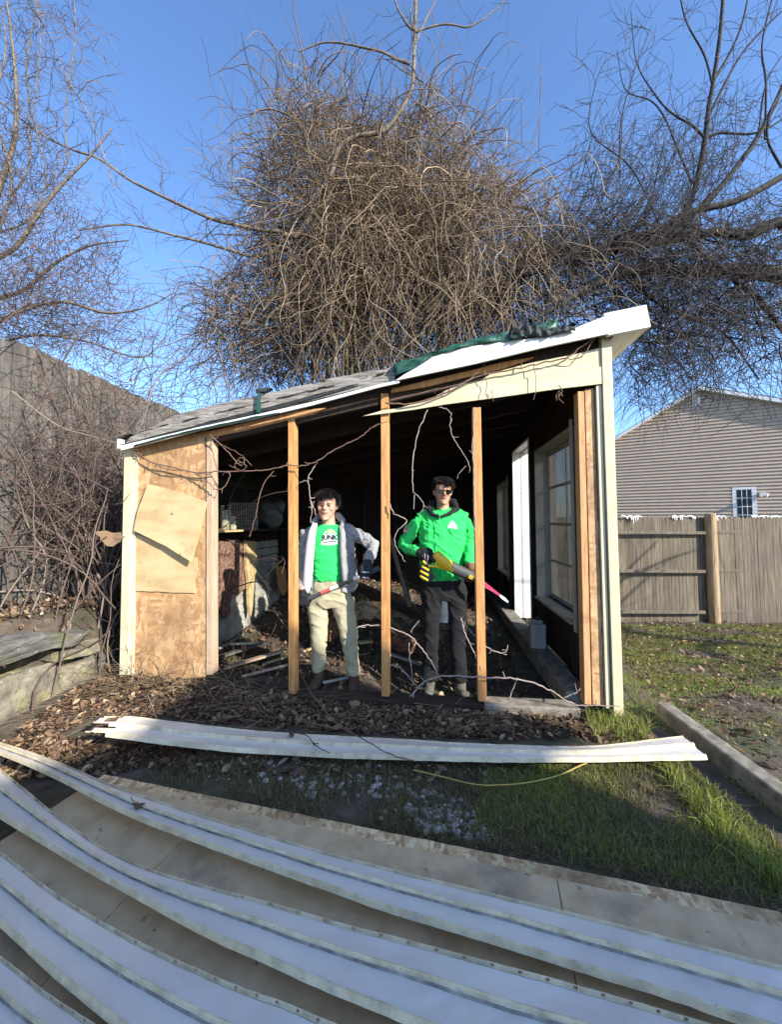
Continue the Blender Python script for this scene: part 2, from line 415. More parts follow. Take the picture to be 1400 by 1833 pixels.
# ------------------------------------------------------------------ the shed
W = -pf(228, 1205).x
D = 4.6
shed = thing('shed', 'half demolished lean-to shed with open front, bare studs and cream corner posts', 'shed', O, -YAW)
def zroof(s):      # underside of the roof along the front
    a, b = pf(222, 800), pf(1079, 600)
    return a.z + (b.z - a.z) * (s - a.x) / (b.x - a.x)
RS = (zroof(0) - zroof(-W)) / W
def part(name, mb, mat, parent=None, **k): return mb.build(name, mat, parent or shed, **k)

# studs
def stud(px_top, px_bot, w, dpt=.089, t=0.0, mat='stud', name='stud'):
    a = pf(px_top[0], px_top[1], t); b = pf(px_bot[0], px_bot[1], t)
    m = MB(); m.bar(b + Vector((0, dpt / 2, 0)), a + Vector((0, dpt / 2, 0)), w, dpt, up=(0, 1, 0))
    return part(name, m, M[mat], bevel=.002)
stud((521, 745), (522, 1243), .052)
stud((688.5, 704), (690, 1247), .060, t=.0)
stud((853.5, 729), (864, 1256), .062, t=.0, mat='stud')
m = MB(); a = pf(852, 684, .03); b = pf(852, 664, .03); m.bar(a + Vector((0, .04, 0)), b + Vector((0, .04, 0)), .06, .08, up=(0, 1, 0)); part('stud', m, M['stud'])
# left framing: jack stud with brown side
a = pf(374, 782, .0); b = pf(374, 1208, 0)
m = MB(); m.bar(b + Vector((0, .045, 0)), a + Vector((0, .045, 0)), .05, .09, up=(0, 1, 0)); part('jack_stud', m, M['stud_grey'], bevel=.002)
a = pf(388, 780, .30); b = pf(388, 1200, .3)
m = MB(); m.box(a.x - .05, a.x, .20, .28, 0, a.z); part('jack_stud', m, M['black_wood'])
# right framing
a = pf(1041, 700); b = pf(1054, 1262)
m = MB(); m.bar(Vector((b.x, .05, b.z)), Vector((a.x, .05, a.z)), .045, .09, up=(0, 1, 0)); part('jack_stud', m, M['stud_cool'], bevel=.002)
# torn strand board strip beside it
n = 34; L = []; Rr = []
for i in range(n + 1):
    t = i / n
    pa = pf(1049 + 14 * t, 696 + 566 * t); pb = pf(1064 + 19 * t + 2.6 * mnoise.noise(Vector((0, 0, i * .83))) , 694 + 570 * t)
    L.append(pa); Rr.append(pb)
m = MB(); vs = L + Rr; off = Vector((0, .012, 0))
m.add([p + Vector((0, .01, 0)) for p in vs] + [p + Vector((0, .01, 0)) + off for p in vs],
      [(i, i + 1, n + 2 + i, n + 1 + i) for i in range(n)] + [(2 * (n + 1) + n + 1 + i, 2 * (n + 1) + n + 2 + i, 2 * (n + 1) + i + 1, 2 * (n + 1) + i) for i in range(n)]
      + [(n + 1 + i, n + 2 + i, 3 * (n + 1) + i + 1, 3 * (n + 1) + i) for i in range(n)] + [(i + 1, i, 2 * (n + 1) + i, 2 * (n + 1) + i + 1) for i in range(n)])
part('osb_strip', m, M['osb'])
# cream trim right: channel strip and corner post
def vstrip(name, top, bot, t0, t1, mat, nseg=1, amp=0, parent=None):
    m = MB()
    tl, tr = pf(top[0], top[2], t0), pf(top[1], top[2], t0); bl, br = pf(bot[0], bot[2], t0), pf(bot[1], bot[2], t0)
    pts = [bl, br] + [tr, tl]
    if amp:
        pts = rough_edge(bl, br, 2, 0) + rough_edge(br, tr, 14, amp, 3) + rough_edge(tr, tl, 2, 0) + rough_edge(tl, bl, 14, amp, 9)
    m.prism(pts, (0, t1 - t0, 0))
    return part(name, m, mat, parent, bevel=.0015 if not amp else 0)
vstrip('channel_trim', (1068, 1077, 690), (1086, 1094, 1268), -.012, .03, M['cream'])
vstrip('corner_post', (1077, 1095, 600), (1100, 1117.5, 1282), -.030, .06, M['cream_board'])
# left corner post with its folded trim, strand board, plywood
vstrip('corner_post', (222, 236, 803), (213, 228, 1208), -.030, .06, M['cream'])
vstrip('channel_trim', (236.6, 244, 803), (228.6, 236, 1212), -.018, .04, M['cream'])
tl, tr, br, bl = pf(241, 800), pf(366, 772), pf(366, 1212), pf(234, 1225)
m = MB(); m.prism([p + Vector((0, .005, 0)) for p in [bl, br, tr, tl]], (0, .012, 0)); part('strand_board', m, M['osb'])
# plywood sheets: lower one nailed on, upper one hanging at an angle
def board_px(name, pts, t0, thick, mat, tilt=0.0, rough=0.0, parent=None):
    P = [pf(x, y, t0) for x, y in pts]
    if rough:
        Q = []
        for i, p in enumerate(P):
            q = P[(i + 1) % len(P)]; k = max(2, int((q - p).length / .06))
            Q += rough_edge(p, q, k, rough, i * 5.3 + len(P))
        P = Q
    cz = sum(p.z for p in P) / len(P)
    P = [Vector((p.x, p.y - tilt * (cz + .35 - p.z), p.z)) for p in P]
    m = MB(); m.prism(P, (0, thick, 0)); return part(name, m, mat, parent)
board_px('plywood_sheet', [(241, 955), (352, 1000), (353, 1020), (347, 1040), (349, 1062), (243, 1058)], -.008, .010, M['ply'], rough=.006)
o = board_px('plywood_sheet', [(243, 950), (300, 977), (347, 1005), (360, 955), (371, 899), (318, 880), (265, 866), (247, 915)], -.030, .009, M['ply'], tilt=.05, rough=.004)
tag(o, 'loose plywood sheet hanging at an angle')
# sill beam and bottom plate; sunlit right stretch painted paler, shaded left darker
a, b = pf(455, 1247), pf(868, 1262)
m = MB(); m.box(pf(395, 1240).x, pf(868, 1262).x, -.03, .11, -.10, .035); part('sill_beam', m, M['inner_wood'], bevel=.006)
a, b = pf(868, 1262, -.05), pf(1040, 1268, -.05)
m = MB(); m.box(a.x, b.x, -.05, .095, -.12, .052); part('sill_beam', m, M['timber'], bevel=.008)
# cream lap boards of the header, splintered to a point
def poly_front(name, pts, t0, th, mat, **k):
    m = MB(); m.prism([pf(x, y, t0) for x, y in pts], (0, th, 0)); return part(name, m, mat, **k)
poly_front('lap_board', [(648, 745), (681, 741), (740, 733.5), (797, 724), (888, 712), (1000, 696), (1078, 687), (1077, 656), (996, 668), (880, 688), (839, 696), (790, 706), (720, 729), (681, 735.5)], -.026, .013, M['cream_board'], bevel=.002)
poly_front('lap_board', [(781, 708), (839, 696), (880, 688), (996, 668), (1077, 656), (1076, 622), (1030, 634), (955, 648), (880, 668), (861, 681), (830, 687), (800, 698)], -.016, .014, M['cream_board'], bevel=.002)
# splintered orange strips under the roof edge
poly_front('top_plate', [(366, 784), (430, 772), (520, 750), (560, 741), (584, 730), (540, 734), (460, 752), (366, 774)], -.006, .04, M['stud_cool'])
poly_front('nailer_strip', [(700, 703), (760, 693), (839, 674), (900, 660), (950, 643), (957, 639), (900, 648), (839, 664), (760, 682), (702, 696)], -.012, .02, M['stud'])
M['shingle'] = mat_noise('worn_shingles', [(.035, .031, .026), (.12, .108, .092), (.24, .218, .19)], 6, .95, (1.2, 1, 9), .8, .012)
# rafters, top plates, roof deck
for t in (.02, .65, 1.3, 1.95, 2.6, 3.25, 3.9, 4.5):
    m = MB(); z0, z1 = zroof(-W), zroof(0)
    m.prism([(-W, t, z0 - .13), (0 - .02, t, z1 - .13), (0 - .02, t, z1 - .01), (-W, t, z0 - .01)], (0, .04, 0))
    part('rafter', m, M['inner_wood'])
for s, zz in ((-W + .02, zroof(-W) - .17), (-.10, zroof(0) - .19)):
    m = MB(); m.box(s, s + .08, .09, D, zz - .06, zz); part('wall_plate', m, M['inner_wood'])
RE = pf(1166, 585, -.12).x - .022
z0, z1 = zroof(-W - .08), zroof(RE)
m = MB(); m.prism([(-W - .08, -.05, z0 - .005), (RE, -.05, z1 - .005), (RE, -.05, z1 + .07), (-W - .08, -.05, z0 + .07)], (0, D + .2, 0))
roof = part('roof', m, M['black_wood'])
m = MB()   # worn shingles over the deck, uneven at the front edge
NS, NT = 60, 34
for row in range(NT):
    t = -.08 + row * (D + .25) / NT
    for c in range(NS):
        s0 = -W - .10 + c * (W + .15) / NS; s1 = s0 + (W + .15) / NS * .96
        if random.random() < .06: continue
        zz = .060 + .008 * random.random(); dt = .03 * random.random()
        a = [(s0, t - dt, zroof(s0) + zz), (s1, t - dt, zroof(s1) + zz), (s1, t + .15, zroof(s1) + zz - .006), (s0, t + .15, zroof(s0) + zz - .006)]
        m.prism(a, (0, 0, .006))
m.build('shingles', M['shingle'], roof)
# weathered rake board, then white fascia, then the big white end box
m = MB(); lo = [(222, 797), (300, 778), (360, 764), (450, 742), (556, 717), (640, 697), (707, 682)]
up = [(707, 655), (690, 661), (660, 664), (625, 671), (585, 678), (581, 684), (540, 690), (475, 705), (420, 716), (370, 728), (312, 743), (270, 765), (232, 783)]
Q = []
U = [pf(x, y, -.085) for x, y in up]
for i in range(len(U) - 1): Q += rough_edge(U[i], U[i + 1], 5, .007, i * 2.2)
m.prism([pf(x, y, -.085) for x, y in lo] + Q + [U[-1]], (0, .03, 0)); part('rake_board', m, M['grey_board'])
poly_front('drip_edge', [(216, 806), (300, 785), (353, 771), (450, 751), (556, 726), (679, 693), (715, 685), (715, 680), (679, 688), (556, 720), (450, 744), (353, 765), (300, 778), (214, 798)], -.105, .018, M['white_trim'])
poly_front('fascia', [(708, 681), (850, 651), (971, 622), (1090, 597), (1084, 566), (1040, 583), (1025, 590), (971, 603), (888, 614), (830, 622), (781, 634), (750, 652)], -.118, .02, M['white_trim'])
a, b, c, d = pf(1081, 561, -.12), pf(1158, 545, -.12), pf(1166, 585, -.12), pf(1089, 600, -.12)
m = MB(); m.prism([d, c, b, a], (0, .035, 0)); part('fascia', m, M['white_trim'], bevel=.003)
m = MB(); cc = c; m.prism([(b.x - .02, -.085, b.z - .01), (b.x - .004, -.085, b.z - .01), (c.x - .004, -.085, c.z), (c.x - .02, -.085, c.z)], (0, D + .25, 0)); part('eave_fascia', m, M['white_trim'])
m = MB(); m.prism([(.03, -.084, d.z + .012), (c.x - .021, -.084, c.z + .012), (c.x - .021, -.084, c.z + .022), (.03, -.084, d.z + .022)], (0, D + .2, 0)); part('soffit', m, M['white_trim'])
a = pf(213, 790, -.1)
m = MB(); q = pf(211, 803, -.1); m.box(q.x - .012, q.x + .012, -.10, .3, q.z, a.z + .02); part('gutter_end', m, M['white_trim'])

# side and back walls, inside
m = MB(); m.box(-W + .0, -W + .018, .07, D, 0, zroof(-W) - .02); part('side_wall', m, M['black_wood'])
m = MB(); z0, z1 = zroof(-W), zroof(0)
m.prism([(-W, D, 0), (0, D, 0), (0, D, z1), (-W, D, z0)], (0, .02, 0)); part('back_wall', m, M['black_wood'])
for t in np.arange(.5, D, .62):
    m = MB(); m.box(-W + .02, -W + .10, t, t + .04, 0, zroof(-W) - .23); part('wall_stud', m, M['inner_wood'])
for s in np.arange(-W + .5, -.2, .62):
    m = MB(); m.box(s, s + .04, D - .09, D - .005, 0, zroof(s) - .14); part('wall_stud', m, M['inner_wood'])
# right wall: studs, window, door jamb, far window.  inner face plane s = SR
SR = -.10
def swall(pts, s0, th, name, mat, parent=None, **k):
    m = MB(); m.prism([ps(x, y, s0) for x, y in pts], (th, 0, 0)); return part(name, m, mat, parent, **k)
w1 = [ps(1027, 768, SR), ps(962, 806, SR), ps(962, 1063, SR), ps(1025, 1100, SR)]
T0, T1 = w1[0].y, w1[1].y; ZB, ZT = w1[2].z, w1[0].z

dn, df = ps(948, 800, SR).y, ps(920, 800, SR).y; DTOP = ps(920, 811, SR).z
fn, ff = ps(911, 860, SR).y, ps(893, 860, SR).y; FT, FB = ps(911, 860, SR).z, ps(893, 1015, SR).z
D = max(D, ff + .5)
holes = [(T0, T1, ZB, ZT), (dn, df, .02, DTOP), (fn, ff, FB, FT)]
def wall_with_holes(mb, s0, s1, t0, t1, zlo, zhi):
    edges = [t0] + [e for h in holes for e in h[:2]] + [t1]
    for i in range(0, len(edges), 2):
        mb.box(s0, s1, edges[i], edges[i + 1], zlo, zhi)
    for a, b, z0, z1 in holes:
        if z0 > zlo + .03: mb.box(s0, s1, a, b, zlo, z0)
        mb.box(s0, s1, a, b, z1, zhi)
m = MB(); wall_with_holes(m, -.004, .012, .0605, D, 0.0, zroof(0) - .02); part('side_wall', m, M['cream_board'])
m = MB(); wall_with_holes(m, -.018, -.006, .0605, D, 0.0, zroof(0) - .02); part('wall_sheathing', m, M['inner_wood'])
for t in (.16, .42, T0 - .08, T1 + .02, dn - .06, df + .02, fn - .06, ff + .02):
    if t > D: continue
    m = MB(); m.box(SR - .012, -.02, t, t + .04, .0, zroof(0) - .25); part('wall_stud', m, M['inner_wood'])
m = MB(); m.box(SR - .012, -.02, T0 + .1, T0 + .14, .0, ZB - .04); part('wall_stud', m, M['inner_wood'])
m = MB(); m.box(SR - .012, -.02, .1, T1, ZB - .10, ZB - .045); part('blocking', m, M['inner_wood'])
m = MB(); m.box(-.30, -.13, .12, D, -.06, .10); part('sill_beam', m, M['timber'], bevel=.01)
M['win_white'] = mat_noise('dusty_white_paint', [(.30, .285, .245), (.42, .40, .35)], 6, .6, (1, 1, 1), .1, spots=[((.42, .40, .36), 9, .58, .74)])
def dirty_glass():
    m, nt, b = nodes_of('dusty_glass')
    f = noise(nt, coords(nt, (1, 1, .5)), 7, 5)
    col = ramp(nt, f, [(.06, .056, .047), (.15, .14, .115)])
    nt.links.new(col, b.inputs['Base Color']); b.inputs['Roughness'].default_value = .35
    tr = nt.nodes.new('ShaderNodeBsdfTranslucent'); nt.links.new(col, tr.inputs[0])
    tp = nt.nodes.new('ShaderNodeBsdfTransparent')
    m1 = nt.nodes.new('ShaderNodeMixShader'); m1.inputs[0].default_value = .5
    m2 = nt.nodes.new('ShaderNodeMixShader'); m2.inputs[0].default_value = .25
    out = nt.nodes['Material Output']
    nt.links.new(b.outputs[0], m1.inputs[1]); nt.links.new(tr.outputs[0], m1.inputs[2])
    nt.links.new(m1.outputs[0], m2.inputs[1]); nt.links.new(tp.outputs[0], m2.inputs[2]); nt.links.new(m2.outputs[0], out.inputs[0])
    return m
M['glass'] = dirty_glass()
def window(t0, t1, zb, zt, cols=2, rows=4):
    fr = MB(); so = .10; si = SR - .03; w = .022
    fr.box(si, so, t1 - .002, t1 + w, zb - w, zt + w)          # far jamb, faces the camera
    fr.box(si, so, t0 - w, t0, zb - w, zt + w)
    fr.box(si, so, t0, t1 - .003, zt - .002, zt + w)
    fr.box(si - .03, so, t0, t1 - .003, zb - w, zb)
    fr.box(si - .014, si - .001, t0 - .07, t0 - w - .001, zb - .07, zt + .07)
    wd = fr.build('window', M['win_white'], shed)
    sa = MB(); sx = .012
    sa.box(sx, sx + .03, t0 + .001, t0 + .035, zb + .001, zt - .004); sa.box(sx, sx + .03, t1 - .04, t1 - .004, zb + .001, zt - .004)
    sa.box(sx, sx + .03, t0 + .036, t1 - .041, zb + .001, zb + .04); sa.box(sx, sx + .03, t0 + .036, t1 - .041, zt - .04, zt - .004)
    for k in range(1, rows):
        z = zb + (zt - zb) * k / rows; sa.box(sx + .004, sx + .026, t0 + .036, t1 - .041, z - .012, z + .012)
    for k in range(1, cols):
        t = t0 + (t1 - t0) * k / cols; sa.box(sx + .006, sx + .024, t - .01, t + .01, zb + .041, zt - .041)
    sa.build('sash', M['win_white'], wd)
    MB().box(sx + .013, sx + .016, t0 + .03, t1 - .03, zb + .03, zt - .03).build('pane', M['glass'], wd)
window(T0, T1, ZB, ZT); window(fn, ff, FB, FT, 2, 3)
fr = MB(); fr.box(SR - .02, .12, df, df + .03, 0.0, DTOP + .03); fr.box(SR - .02, .12, dn + .0, df - .001, DTOP, DTOP + .03); fr.box(SR - .02, .12, dn - .03, dn - .001, 0.0, DTOP + .03)
fr.build('door_frame', M['white_trim'], shed)
# inside the left wall: fallen lap paneling, rusty insulation, snapped board, shelf
SL = -W + .14
pn = [(392, 968), (439, 972), (460, 994), (474, 1000), (476, 1012), (496, 1015), (502, 1056), (498, 1096), (474, 1113), (430, 1134), (392, 1155)]
m = MB(); m.prism([ps(x, y, SL) for x, y in pn], (-.02, 0, 0)); pan = part('fallen_paneling', m, mat_noise('dirty_paneling', [(.20, .19, .15), (.33, .32, .27), (.40, .38, .33)], 5, .7, (1, 1, 1), .2, spots=[((.16, .14, .10), 3, .5, .75)]))
a0, a1 = ps(393, 1150, SL), ps(500, 1090, SL)
lp = MB()
z = a0.z + .02
while z < ps(400, 990, SL).z:
    y1 = ps(497, 1056, SL).y
    lp.prism([(SL + .001, a0.y + .02, z), (SL + .016, a0.y + .02, z), (SL + .001, a0.y + .02, z + .09)], (0, (y1 - a0.y) - .06, 0)); z += .105
lp.build('lap', M['fence_grey'], pan) if False else lp.build('lap', pan.data.materials[0], pan)
m = MB(); e0, e1 = ps(384, 1166, SL + .05), ps(500, 1098, SL + .05); m.bar(e0, e1, .025, .03); part('metal_channel', m, M['win_white'])
pts = [(393, 968), (408, 970), (425, 966), (438, 972), (443, 990), (441, 1010), (446, 1030), (440, 1052), (428, 1064), (416, 1066), (412, 1080), (413, 1095), (404, 1107), (398, 1100), (393, 1085)]
P = []
for i, q in enumerate(pts):
    a = ps(*q, SL + .06); b = ps(*pts[(i + 1) % len(pts)], SL + .06)
    P += [p + Vector((0, mnoise.noise(Vector((i, 0, k * 2.3))) * .02, mnoise.noise(Vector((k, i * 1.7, 4))) * .02)) for k, p in enumerate([a.lerp(b, j / 4) for j in range(4)])]
m = MB(); m.prism(P, (-.03, 0, 0)); part('rotted_insulation', m, mat_noise('rusty_insulation', [(.045, .022, .015), (.13, .065, .042), (.24, .14, .10), (.36, .25, .18)], 26, .95, (1, 1, 1), 1.0, .02, detail=8))
m = MB(); m.prism([ps(*q, SL + .11) for q in [(440, 968), (457, 969), (460, 1000), (459, 1022), (456, 1030), (454, 1062), (452, 1090), (449, 1104), (446, 1080), (445, 1040), (442, 1020)]], (-.035, 0, 0)); part('snapped_board', m, M['ply'])
m = MB(); m.prism([ps(*q, SL + .16) for q in [(497, 1013), (511, 1015), (514, 1055), (508, 1066), (501, 1045)]], (-.03, 0, 0)); part('snapped_board', m, M['stud'])
sz = at(408, 951, 4.0).z; sh0 = toloc(at(386, 951, 3.62)); sh1 = toloc(at(444, 950, 4.2))
m = MB(); m.box(-W + .02, -W + .36, .20, ps(427, 950, -W + .3).y, sh0.z - .02, sh0.z); part('shelf', m, M['ply'], bevel=.002)
m = MB(); m.box(-W + .02, -W + .45, ps(427, 950, -W + .3).y + .02, D - .2, sh0.z - .02, sh0.z); part('shelf', m, M['inner_wood'], bevel=.002)
SHZ = sh0.z
# ------------------------------------------------------------------ things on and in the shed
def tworld(mb_local_thing): pass
def local_thing(name, label, cat, loc, group=None, rz=0.0):
    return thing(name, label, cat, toworld(loc), -YAW + rz, group)
jarm, nt, b = nodes_of('jar_glass'); b.inputs['Base Color'].default_value = (.75, .80, .72, 1); b.inputs['Roughness'].default_value = .08
b.inputs['Transmission Weight'].default_value = .75; b.inputs['IOR'].default_value = 1.3
M['jar'] = jarm; M['amber'] = flat('yellow_liquid', (.50, .36, .06), .3); M['lid'] = flat('tin_lid', (.45, .44, .40), .35, .7)
for i, (s, t, h, r, lab) in enumerate([(.07, .34, .26, .036, 'tall clear jar at the near end of the shelf'), (.14, .46, .20, .040, 'squat clear jar standing on the shelf in front of the others'), (.10, .60, .27, .036, 'tall clear jar in the middle of the shelf'), (.20, .72, .13, .036, 'small low jar at the far edge of the shelf')]):
    s = (.10, .24, .15, .28)[i]; t = ps((397, 403, 409, 417)[i], 940, -W + s).y
    j = local_thing('glass_jar', lab, 'jar', (-W + s, t, SHZ), 'jars on the shelf inside the shed')
    MB().lathe([(r * .9, 0.001), (r, .01), (r, h * .75), (r * .62, h * .9), (r * .62, h)], sides=14).build('glass', M['jar'], j, smooth=True)
    MB().lathe([(r * .86, .006), (r * .86, h * .4)], sides=12).build('contents', M['amber'], j, smooth=True)
    MB().lathe([(r * .66, h + .001), (r * .66, h + .014)], sides=14).build('lid', M['lid'], j)
# woven crate: lattice of slats
cr = local_thing('wire_crate', 'grey latticed crate on the shelf beside the jars', 'crate', (-W + .24, ps(437, 940, -W + .24).y, SHZ), None, .4)
m = MB(); S = .30
for k in range(13):
    u = -S / 2 + S * k / 12
    m.box(u - .004, u + .004, -.15, -.142, 0, .3); m.box(-.15, .15, -.1505, -.1435, .3 * k / 12, .3 * k / 12 + .008)
    m.box(.142, .15, u - .004, u + .004, 0, .3); m.box(.1435, .1505, -.15, .15, .3 * k / 12, .3 * k / 12 + .008)
m.box(-.15, .14, -.14, .15, 0, .006); m.build('lattice', M['grey_board'], cr)
bgm = MB(); bgm.ell((0, 0, .16), (.17, .13, .18), nu=20, nv=12); bgm.ell((.10, -.02, .27), (.09, .08, .10)); bgm.ell((-.09, 0, .25), (.08, .08, .12))
bag = bgm.build('plastic_bag', mat_noise('cloudy_plastic_bag', [(.07, .07, .06), (.16, .155, .135)], 7, .35, (1, 1, 1), .8, .03), smooth=True, jitter=.05)
bag.location = toworld((-W + .28, ps(484, 930, -W + .28).y, SHZ)); bag.rotation_euler = (0, 0, .6); tag(bag, 'crumpled cloudy plastic bag sitting on the dark shelf', 'bag')
# white jug with spots
a = ps(963, 1164, -.24); jug = local_thing('plastic_jug', 'white plastic jug standing on the beam under the window', 'jug', (a.x, a.y, .101))
m = MB(); m.box(-.075, .075, -.05, .05, 0, .24); m.box(-.05, .05, -.035, .035, .241, .275); m.build('body', M['win_white'], jug, bevel=.012)
MB().lathe([(.022, .276), (.022, .30)], sides=12).build('cap', flat('dark_cap', (.02, .02, .03)), jug)
MB().lathe([(.012, 0), (.016, .002)], sides=8).build('stain', flat('dark_stain', (.03, .03, .03)), jug).location = (0, -.0515, .17)
# leaning poles
def lone_bar(name, label, cat, p0, p1, w, h, mat, group=None, up=(0, 0, 1)):
    a, b = Vector(p0), Vector(p1); m = MB(); m.bar(a - a, b - a, w, h, up=up); o = m.build(name, M[mat], bevel=.002); o.location = a
    return tag(o, label, cat, group)
lone_bar('leaning_pole', 'thin grey pole leaning in the dark behind the middle stud', 'pole', at(733, 1086, 4.4), at(694, 948, 4.8), .035, .035, 'timber')
lone_bar('leaning_pole', 'shorter dark pole leaning beside the long one', 'pole', at(735, 1080, 4.7), at(722, 1020, 4.8), .02, .02, 'inner_wood')
lone_bar('leaning_beam', 'heavy dark beam lying slantwise on the debris behind the workers', 'beam', at(640, 1050, 5.3), at(770, 1110, 4.6), .12, .1, 'inner_wood')
# debris on the shed floor
M['debris_mat'] = M['ply']
dlab = [('grey split plank lying along the left wall on the shed floor', (392, 1188), (470, 1150), 4.0, .09, 'fence_grey'),
        ('pale lath lying across the debris by the left wall', (412, 1153), (482, 1150), 4.05, .02, 'cream'),
        ('brown plank half buried beside the first stud', (400, 1215), (505, 1165), 3.7, .07, 'stud_grey'),
        ('splintered pale stick pointing at the first stud', (470, 1195), (560, 1160), 3.8, .03, 'ply'),
        ('long thin stick on the floor behind the first stud', (430, 1232), (515, 1190), 3.5, .02, 'stud_grey'),
        ('short broken board beside the tan trousers', (640, 1150), (665, 1148), 4.0, .07, 'ply'),
        ('broad torn board on the debris behind the middle stud', (640, 1085), (686, 1108), 4.7, .13, 'ply'),
        ('dark plank rising left of the dark trousers', (697, 1170), (755, 1205), 3.7, .08, 'timber'),
        ('narrow board on the pile behind the middle stud', (690, 1130), (760, 1150), 4.2, .06, 'fence_grey'),
        ('reddish board scrap between the two workers', (700, 1128), (748, 1160), 4.0, .05, 'stud_cool'),
        ('pale lath crossing the floor in front of the brown boots', (578, 1222), (626, 1212), 3.32, .014, 'win_white')]
for lab, a, b, Y, wd, mt in dlab:
    p0, p1 = at(*a, Y), at(*b, Y + .1)
    p0.z = max(p0.z, .01); p1.z = max(p1.z, .01)
    lone_bar('broken_board', lab, 'board', p0, p1, wd, .02, mt, 'broken boards on the shed floor')
M['tarp_dark'] = mat_noise('dark_green_tarp', [(.006, .022, .015), (.012, .045, .030)], 8, .5, (1, 1, 1), .6, .01)
M['leaf_heap'] = mat_noise('rotten_reddish_wood', [(.03, .015, .01), (.12, .05, .03), (.24, .11, .06), (.32, .19, .12)], 22, .95, (1, 1, 2), 1.0, .03)
def chunk(name, label, cat, px, Y, r, mat, seed):
    m = MB(); m.ell((0, 0, 0), r, nu=22, nv=14); m.v = [tuple(Vector(p) + mnoise.noise_vector(Vector(p) * 9 + Vector((seed, 0, 0))) * max(r) * .5 + mnoise.noise_vector(Vector(p) * 28) * max(r) * .15) for p in m.v]
    o = m.build(name, M[mat]); o.location = at(*px, Y); return tag(o, label, cat)
chunk('rubble_chunk', 'ragged tan chunk of torn material lit behind the middle stud', 'debris', (655, 1092), 4.9, (.22, .14, .08), 'ply', 2.0)
chunk('rubble_chunk', 'reddish heap of rotten wood seen between the khaki trouser legs', 'debris', (592, 1120), 4.3, (.14, .14, .16), 'leaf_heap', 6.0)
chunk('rubble_chunk', 'brown crumbling heap left of the dark trousers', 'debris', (722, 1150), 4.0, (.17, .14, .09), 'leaf_heap', 9.0)
wb = thing('bucket', 'white plastic bucket standing between the dark trouser legs in the back', 'bucket', at(796, 1112, 4.8))
MB().lathe([(.085, 0), (.10, .22), (.104, .22), (.104, .235), (.094, .235), (.08, .03)], sides=20).build('pail', M['white_trim'], wb, smooth=False)
# green tarp: long flap over the fascia and scraps
def cloth(name, label, top, bot, t, mat, n=40, amp=.012, back=.5):
    """strip between two pixel polylines at the roof edge, draped back over the roof"""
    def samp(pl, u):
        L = [0]; 
        for i in range(len(pl) - 1): L.append(L[-1] + math.dist(pl[i], pl[i + 1]))
        q = u * L[-1]
        for i in range(len(pl) - 1):
            if q <= L[i + 1] + 1e-6:
                k = (q - L[i]) / (L[i + 1] - L[i]); return (pl[i][0] + (pl[i + 1][0] - pl[i][0]) * k, pl[i][1] + (pl[i + 1][1] - pl[i][1]) * k)
        return pl[-1]
    vs = []; rows = 6
    for i in range(n + 1):
        u = i / n; a = pf(*samp(bot, u), t); b = pf(*samp(top, u), t)
        for j in range(rows):
            p = a.lerp(b, j / (rows - 2)) if j < rows - 1 else b + Vector((0, back, .03 if back else 0))
            nz = mnoise.noise_vector(Vector((i * .35, j * .9, t * 9)))
            vs.append(p + Vector((0, nz.y * amp * 1.5, nz.z * amp * (.3 if j == 0 else 1))))
    fs = [(i * rows + j, (i + 1) * rows + j, (i + 1) * rows + j + 1, i * rows + j + 1) for i in range(n) for j in range(rows - 1)]
    m = MB(); o0 = Vector(vs[0]); m.add([v - o0 for v in vs], fs); o = m.build(name, mat, smooth=True)
    o.location = toworld(o0); o.rotation_euler = (0, 0, -YAW)
    sd = o.modifiers.new('solid', 'SOLIDIFY'); sd.thickness = .003
    return tag(o, label, 'tarp')
cloth('green_tarp', 'bright green tarp draped over the white fascia of the shed roof', [(703, 654), (725, 645), (760, 637), (800, 622), (850, 607), (900, 594), (940, 588), (975, 578), (998, 570)], [(708, 672), (740, 660), (775, 637), (810, 627), (850, 616), (900, 612), (930, 606), (960, 596), (1000, 590)], -.130, M['tarp'], amp=.02)
cloth('roofing_felt', 'torn black felt bunched over the green tarp', [(915, 592), (930, 583), (955, 580), (975, 588), (1005, 582), (1030, 578)], [(912, 608), (935, 604), (955, 602), (980, 602), (1010, 594), (1032, 590)], -.145, M['tarp_black'], amp=.03)
cloth('green_tarp', 'dark green tarp edge under the grey rake board', [(218, 796), (300, 774), (360, 759), (450, 736), (556, 709), (640, 686)], [(216, 803), (300, 781), (353, 766), (450, 743), (556, 715), (642, 690)], -.096, M['tarp_black'], amp=.006, back=.0)
cloth('green_tarp', 'narrow green tarp strip hanging at the low part of the roof edge', [(240, 797), (300, 780), (380, 762), (460, 745), (500, 738)], [(238, 800), (300, 783), (380, 766), (460, 748), (502, 740)], -.112, M['tarp_dark'], amp=.002, back=.0)
a = toworld(pf(462, 738, -.12)); tb = pf(461, 702, -.12) - pf(462, 738, -.12)
m = MB(); m.prism([(-.016, 0, 0), (.020, 0, 0), (.012, 0, tb.z), (-.006, 0, tb.z)], (0, .008, 0)); m.prism([(-.02, 0, tb.z), (.05, -.01, tb.z + .0), (.10, 0, tb.z + .035), (.06, .02, tb.z + .045), (-.02, 0, tb.z + .025)], (0, .05, 0), 1)
o = m.build('upright_flap', [M['tarp'], M['tarp_black']]); o.location = a; tag(o, 'small green flap standing up from the grey rake board', 'flap')

